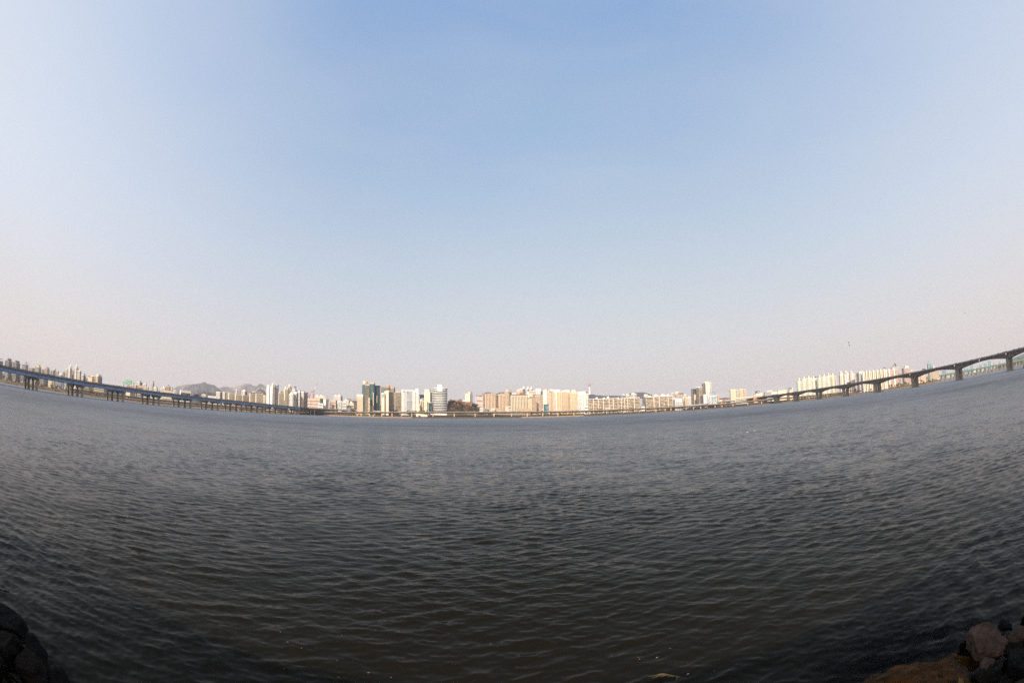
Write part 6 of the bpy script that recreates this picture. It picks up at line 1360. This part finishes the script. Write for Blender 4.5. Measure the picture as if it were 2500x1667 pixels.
# ------------------------------------------------------------------ near bank: levee, boulders, drift
M_ROCK = None
def rock_mat(name, rgb, wet):
    m, n, l, b = new_mat(name)
    tc = n.new('ShaderNodeTexCoord')
    t = n.new('ShaderNodeTexNoise'); t.inputs['Scale'].default_value = 3.2; t.inputs['Detail'].default_value = 9; t.inputs['Roughness'].default_value = 0.72
    t2 = n.new('ShaderNodeTexNoise'); t2.inputs['Scale'].default_value = 26; t2.inputs['Detail'].default_value = 4
    l.new(tc.outputs['Object'], t.inputs['Vector']); l.new(tc.outputs['Object'], t2.inputs['Vector'])
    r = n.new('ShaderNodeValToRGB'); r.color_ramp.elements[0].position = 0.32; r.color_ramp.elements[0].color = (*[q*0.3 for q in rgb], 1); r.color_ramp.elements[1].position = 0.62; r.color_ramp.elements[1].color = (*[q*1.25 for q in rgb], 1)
    l.new(t.outputs[0], r.inputs[0]); l.new(r.outputs[0], b.inputs['Base Color'])
    bp = n.new('ShaderNodeBump'); bp.inputs['Strength'].default_value = 0.7; bp.inputs['Distance'].default_value = 0.04
    ad = n.new('ShaderNodeMath'); ad.operation = 'MULTIPLY_ADD'; ad.inputs[1].default_value = 0.35
    l.new(t2.outputs[0], ad.inputs[0]); l.new(t.outputs[0], ad.inputs[2]); l.new(ad.outputs[0], bp.inputs['Height']); l.new(bp.outputs[0], b.inputs['Normal'])
    b.inputs['Roughness'].default_value = wet; b.inputs['Specular IOR Level'].default_value = 0.06
    return m
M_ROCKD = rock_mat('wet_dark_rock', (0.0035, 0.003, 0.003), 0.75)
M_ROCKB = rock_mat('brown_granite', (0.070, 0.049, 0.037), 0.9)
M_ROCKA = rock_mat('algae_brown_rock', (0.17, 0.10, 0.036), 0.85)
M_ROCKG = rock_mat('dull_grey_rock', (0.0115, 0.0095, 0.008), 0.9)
def boulder(loc, size, rot, mat, seed, label, flat=0.35):
    """Angular rip-rap block: a sphere cut by random planes, then roughened."""
    rnd = random.Random(seed)
    bm = bmesh.new(); bmesh.ops.create_icosphere(bm, subdivisions=5, radius=1.0)
    planes = []
    for i in range(9):
        v = Vector((rnd.gauss(0, 1), rnd.gauss(0, 1), rnd.gauss(0, 0.8))).normalized(); planes.append((v, rnd.uniform(0.52, 0.8)))
    planes.append((Vector((rnd.uniform(-.2, .2), rnd.uniform(-.2, .2), 1)).normalized(), 0.55))
    from mathutils import noise as mn
    off = Vector((rnd.uniform(0, 50), rnd.uniform(0, 50), 0))
    for v in bm.verts:
        p = v.co.copy()
        for nrm, h in planes:
            d_ = p.dot(nrm) - h
            if d_ > 0: p -= nrm*d_*0.94
        q = p*2.1 + off
        p += p.normalized()*(0.10*mn.fractal(q, 0.9, 2.0, 5) + 0.03*mn.noise(q*4))
        v.co = Vector((p.x*size[0], p.y*size[1], p.z*size[2]))
    me = bpy.data.meshes.new('boulder'); bm.to_mesh(me); bm.free()
    me.polygons.foreach_set('use_smooth', [True]*len(me.polygons)); me.materials.append(mat)
    o = bpy.data.objects.new('boulder', me); COL.objects.link(o); o.location = loc; o.rotation_euler = rot
    tag(o, label, 'boulder', 'boulders at the near water edge')
    return o
def near(px_, py_, z=0.0):
    """Point of the water (or height z) seen at a photo position."""
    a, e = look(px_, py_); d = (CAM_H - z)/math.tan(-e); return Vector((d*_S(a), d*_C(a), z))
def shade_levee():  # high slope behind the camera is unseen, added to shade the near rocks
    rnd = random.Random(3); vs, fs = [], []
    prof = [(160.0, -4.6), (40.0, -4.4), (14.0, -3.6), (7.0, -2.4), (4.0, -1.5), (2.4, -0.75), (1.5, -0.3), (0.9, 0.1), (0.1, 0.55), (-0.8, 1.2), (-2, 2.2), (-3.5, 3.1), (-6, 4.6), (-9, 7.2), (-14, 11.5), (-20, 11.7), (-60, 11.7), (-400, 12)]
    xs = list(np.concatenate([np.arange(-400, -16, 16), np.arange(-16, 16, 0.4), np.arange(16, 401, 16)]))
    for x in xs:
        for y, z in prof:
            near_ = abs(x) < 16 and -4 < y < 3
            vs.append((x+(rnd.uniform(-.1, .1) if near_ else 0), y+(rnd.uniform(-.15, .15) if near_ else 0), z+(rnd.uniform(-.16, .16) if near_ else 0)))
    k = len(prof)
    for i in range(len(xs)-1):
        for j in range(k-1): fs.append((i*k+j, i*k+j+1, (i+1)*k+j+1, (i+1)*k+j))
    fs = [tuple(reversed(q)) for q in fs]
    tag(link_mesh('bank_and_shade_levee', vs, fs, rock_mat('bank_mud_and_stone', (0.03, 0.022, 0.014), 0.95), smooth=True), kind='structure')
shade_levee()
boulder((6.42, 2.16, 0.02), (0.44, 0.60, 0.34), (0.1, -0.15, 0.35), M_ROCKB, 33, 'brown angular boulder rising from the shallows at the lower right')
boulder((6.95, 1.75, 0.0), (0.34, 0.26, 0.30), (0.2, 0.2, 0.2), M_ROCKB, 8, 'small brown boulder behind the big one at the right photo edge')
boulder((5.02, 3.02, -0.44), (1.22, 0.80, 0.60), (0.0, 0.03, -0.72), M_ROCKA, 4, 'broad algae brown boulder just under the water at the lower right')
boulder((5.95, 2.62, -0.42), (0.75, 0.5, 0.42), (0.0, 0.1, 0.4), M_ROCKA, 17, 'sunken brown boulder between the broad one and the brown angular one')
boulder((6.15, 1.20, 0.08), (0.66, 0.42, 0.36), (0.1, 0.15, 0.3), M_ROCKD, 5, 'black wet boulder in the lower right corner')
boulder((5.78, 1.66, -0.06), (0.18, 0.36, 0.30), (0.3, 0.0, 0.5), M_ROCKG, 6, 'narrow grey slab wedged before the brown boulder')
boulder((5.36, 1.50, -0.10), (0.38, 0.26, 0.24), (0.0, 0.2, -0.3), M_ROCKD, 7, 'small dark rounded boulder at the bottom photo edge, right')
boulder((7.4, 1.45, 0.08), (0.45, 0.4, 0.40), (0.1, 0.3, 1.0), M_ROCKD, 13, 'dark boulder half cut by the right photo edge')
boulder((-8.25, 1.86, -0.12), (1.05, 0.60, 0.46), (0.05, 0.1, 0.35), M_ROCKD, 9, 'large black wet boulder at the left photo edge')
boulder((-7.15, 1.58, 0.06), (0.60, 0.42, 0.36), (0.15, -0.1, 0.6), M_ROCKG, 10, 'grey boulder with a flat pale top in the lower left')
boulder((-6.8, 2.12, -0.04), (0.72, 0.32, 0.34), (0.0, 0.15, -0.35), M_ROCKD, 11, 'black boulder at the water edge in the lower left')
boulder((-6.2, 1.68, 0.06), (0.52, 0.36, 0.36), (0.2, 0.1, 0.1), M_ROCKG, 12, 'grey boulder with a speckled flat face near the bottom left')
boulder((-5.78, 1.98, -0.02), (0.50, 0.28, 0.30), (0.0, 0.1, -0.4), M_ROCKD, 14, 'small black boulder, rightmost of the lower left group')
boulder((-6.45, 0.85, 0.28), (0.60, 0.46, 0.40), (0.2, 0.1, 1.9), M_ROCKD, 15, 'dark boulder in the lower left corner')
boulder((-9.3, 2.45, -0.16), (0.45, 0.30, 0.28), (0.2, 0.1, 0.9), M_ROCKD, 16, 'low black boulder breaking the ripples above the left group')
boulder((6.05, 1.86, -0.02), (0.20, 0.17, 0.17), (0.2, 0.1, 0.8), M_ROCKB, 41, 'fist shaped brown stone just in front of the brown angular boulder')
boulder((6.62, 1.62, 0.0), (0.24, 0.20, 0.20), (0.1, 0.3, 0.1), M_ROCKG, 42, 'dull wet stone between the brown angular boulder and the black corner boulder')
boulder((5.55, 2.00, -0.12), (0.26, 0.20, 0.19), (0.3, 0.1, 0.5), M_ROCKA, 43, 'small algae brown stone awash right of the broad sunken boulder')
boulder((7.15, 2.15, -0.06), (0.30, 0.24, 0.22), (0.1, 0.1, 1.2), M_ROCKD, 44, 'small black stone awash behind the brown angular boulder')
boulder((5.75, 1.28, 0.04), (0.22, 0.19, 0.20), (0.2, 0.2, 0.4), M_ROCKG, 45, 'grey wet stone at the bottom edge left of the black corner boulder')
# floating reed stalk and leaves
M_REED = mottled('dry_reed', (0.13, 0.10, 0.045), 0.8, 0.15, 4)
def reed():
    p = near(1625, 1652, 0.04)
    o = empty('reed_stalk', p, R(-22)); tag(o, 'broken yellow reed stalk with frayed blades floating at the bottom edge', 'reed')
    MB().bar((-0.02, 0.05, 0.03), (0.22, -0.03, 0.02), 0.007, 0.004, 5).bar((0.17, -0.015, 0.02), (0.165, -0.09, 0.0), 0.006, 0.003, 5).build('stem', M_REED, o)
    for (a, b_, w) in (((-0.02, 0.05, 0.03), (-0.25, -0.01, 0.01), .010), ((-0.01, 0.05, 0.03), (-0.20, -0.055, 0.01), .012), ((0.0, 0.045, 0.03), (-0.12, 0.06, 0.02), .010), ((0.05, 0.03, 0.03), (-0.08, -0.02, 0.02), .016), ((0.12, 0.0, 0.02), (0.02, -0.01, 0.01), .009)):
        a, b_ = Vector(a), Vector(b_); n_ = (b_-a).cross(Vector((0, 0, 1))).normalized()*w; c_ = a.lerp(b_, 0.45) + Vector((0, 0, 0.014))
        MB().loft([[a-n_*0.5, a+n_*0.5, a+Vector((0, 0, 0.004))], [c_-n_, c_+n_, c_+Vector((0, 0, 0.004))], [b_-n_*0.15, b_+n_*0.15, b_+Vector((0, 0, 0.003))]]).build('blade', M_REED, o)
reed()
M_LEAF = [mottled('leaf_tan', (0.28, 0.18, 0.09), 0.8, 0.2, 8), mottled('leaf_pale', (0.30, 0.28, 0.24), 0.8, 0.2, 8), mottled('leaf_red', (0.35, 0.06, 0.04), 0.8, 0.2, 8)]
def leaf_mesh(name, mat):
    vs = []; n_ = 9
    for i in range(n_+1):
        t = i/n_; w = 0.011*math.sin(math.pi*min(1, t*0.96+0.02))**0.8; x = -0.03 + 0.06*t; zc = 0.006*math.sin(t*3.0)
        vs += [(x, -w, zc+0.004), (x, 0, zc), (x, w, zc+0.004), (x, 0, zc-0.0015)]
    fs = []
    for i in range(n_):
        for j in range(4): fs.append((4*i+j, 4*i+(j+1) % 4, 4*i+4+(j+1) % 4, 4*i+4+j))
    o = link_mesh(name, vs, fs, mat); return o
LP = [[leaf_mesh('floating_leaf', m), True] for m in M_LEAF]
LR = random.Random(17)
def leaf(px_, py_, k, sc, label):
    rec = LP[k]; o = rec[0] if rec[1] else rec[0].copy()
    if not rec[1]: COL.objects.link(o)
    rec[1] = False; p = near(px_, py_, 0.03); o.location = p; o.rotation_euler = (LR.uniform(-.2, .2), LR.uniform(-.2, .2), LR.uniform(-.5, .5)); o.scale = (sc*0.62, sc*0.62, sc*0.62)
    tag(o, label, 'leaf', 'leaves floating on the near water')
for (x, y, k, sc) in ((600, 393, 1, 1.0), (548, 773, 0, .8), (800, 478, 1, .9), (1380, 298, 0, .7), (1332, 893, 0, .9), (1762, 832, 0, 1.1), (1865, 220, 1, .8), (1308, 655, 1, .6), (2085, 898, 0, .8), (495, 245, 1, .7)):
    leaf(600+x*.17007, 1500+y*.17007, k, sc, ('small tan leaf', 'small pale leaf')[k] + ' floating on the dark water left of centre')
for (x, y, k, sc) in ((460, 290, 2, 1.1), (815, 293, 0, 1.3), (480, 325, 1, .7), (1410, 610, 1, 1.3), (1910, 552, 1, .8), (1065, 115, 1, .6)):
    leaf(1500+x*.12755, 1567+y*.12755, k, sc, ('tan sliver of leaf', 'pale sliver of leaf', 'dark red leaf')[k] + ' floating near the reed stalk')
leaf(2061, 1530, 0, 1.0, 'tan leaf floating left of the brown boulder'); leaf(250, 1514, 1, 0.9, 'pale leaf floating right of the lower left boulders')
leaf(473, 1295, 1, 1.6, 'pale yellow leaf floating farther out at the left')
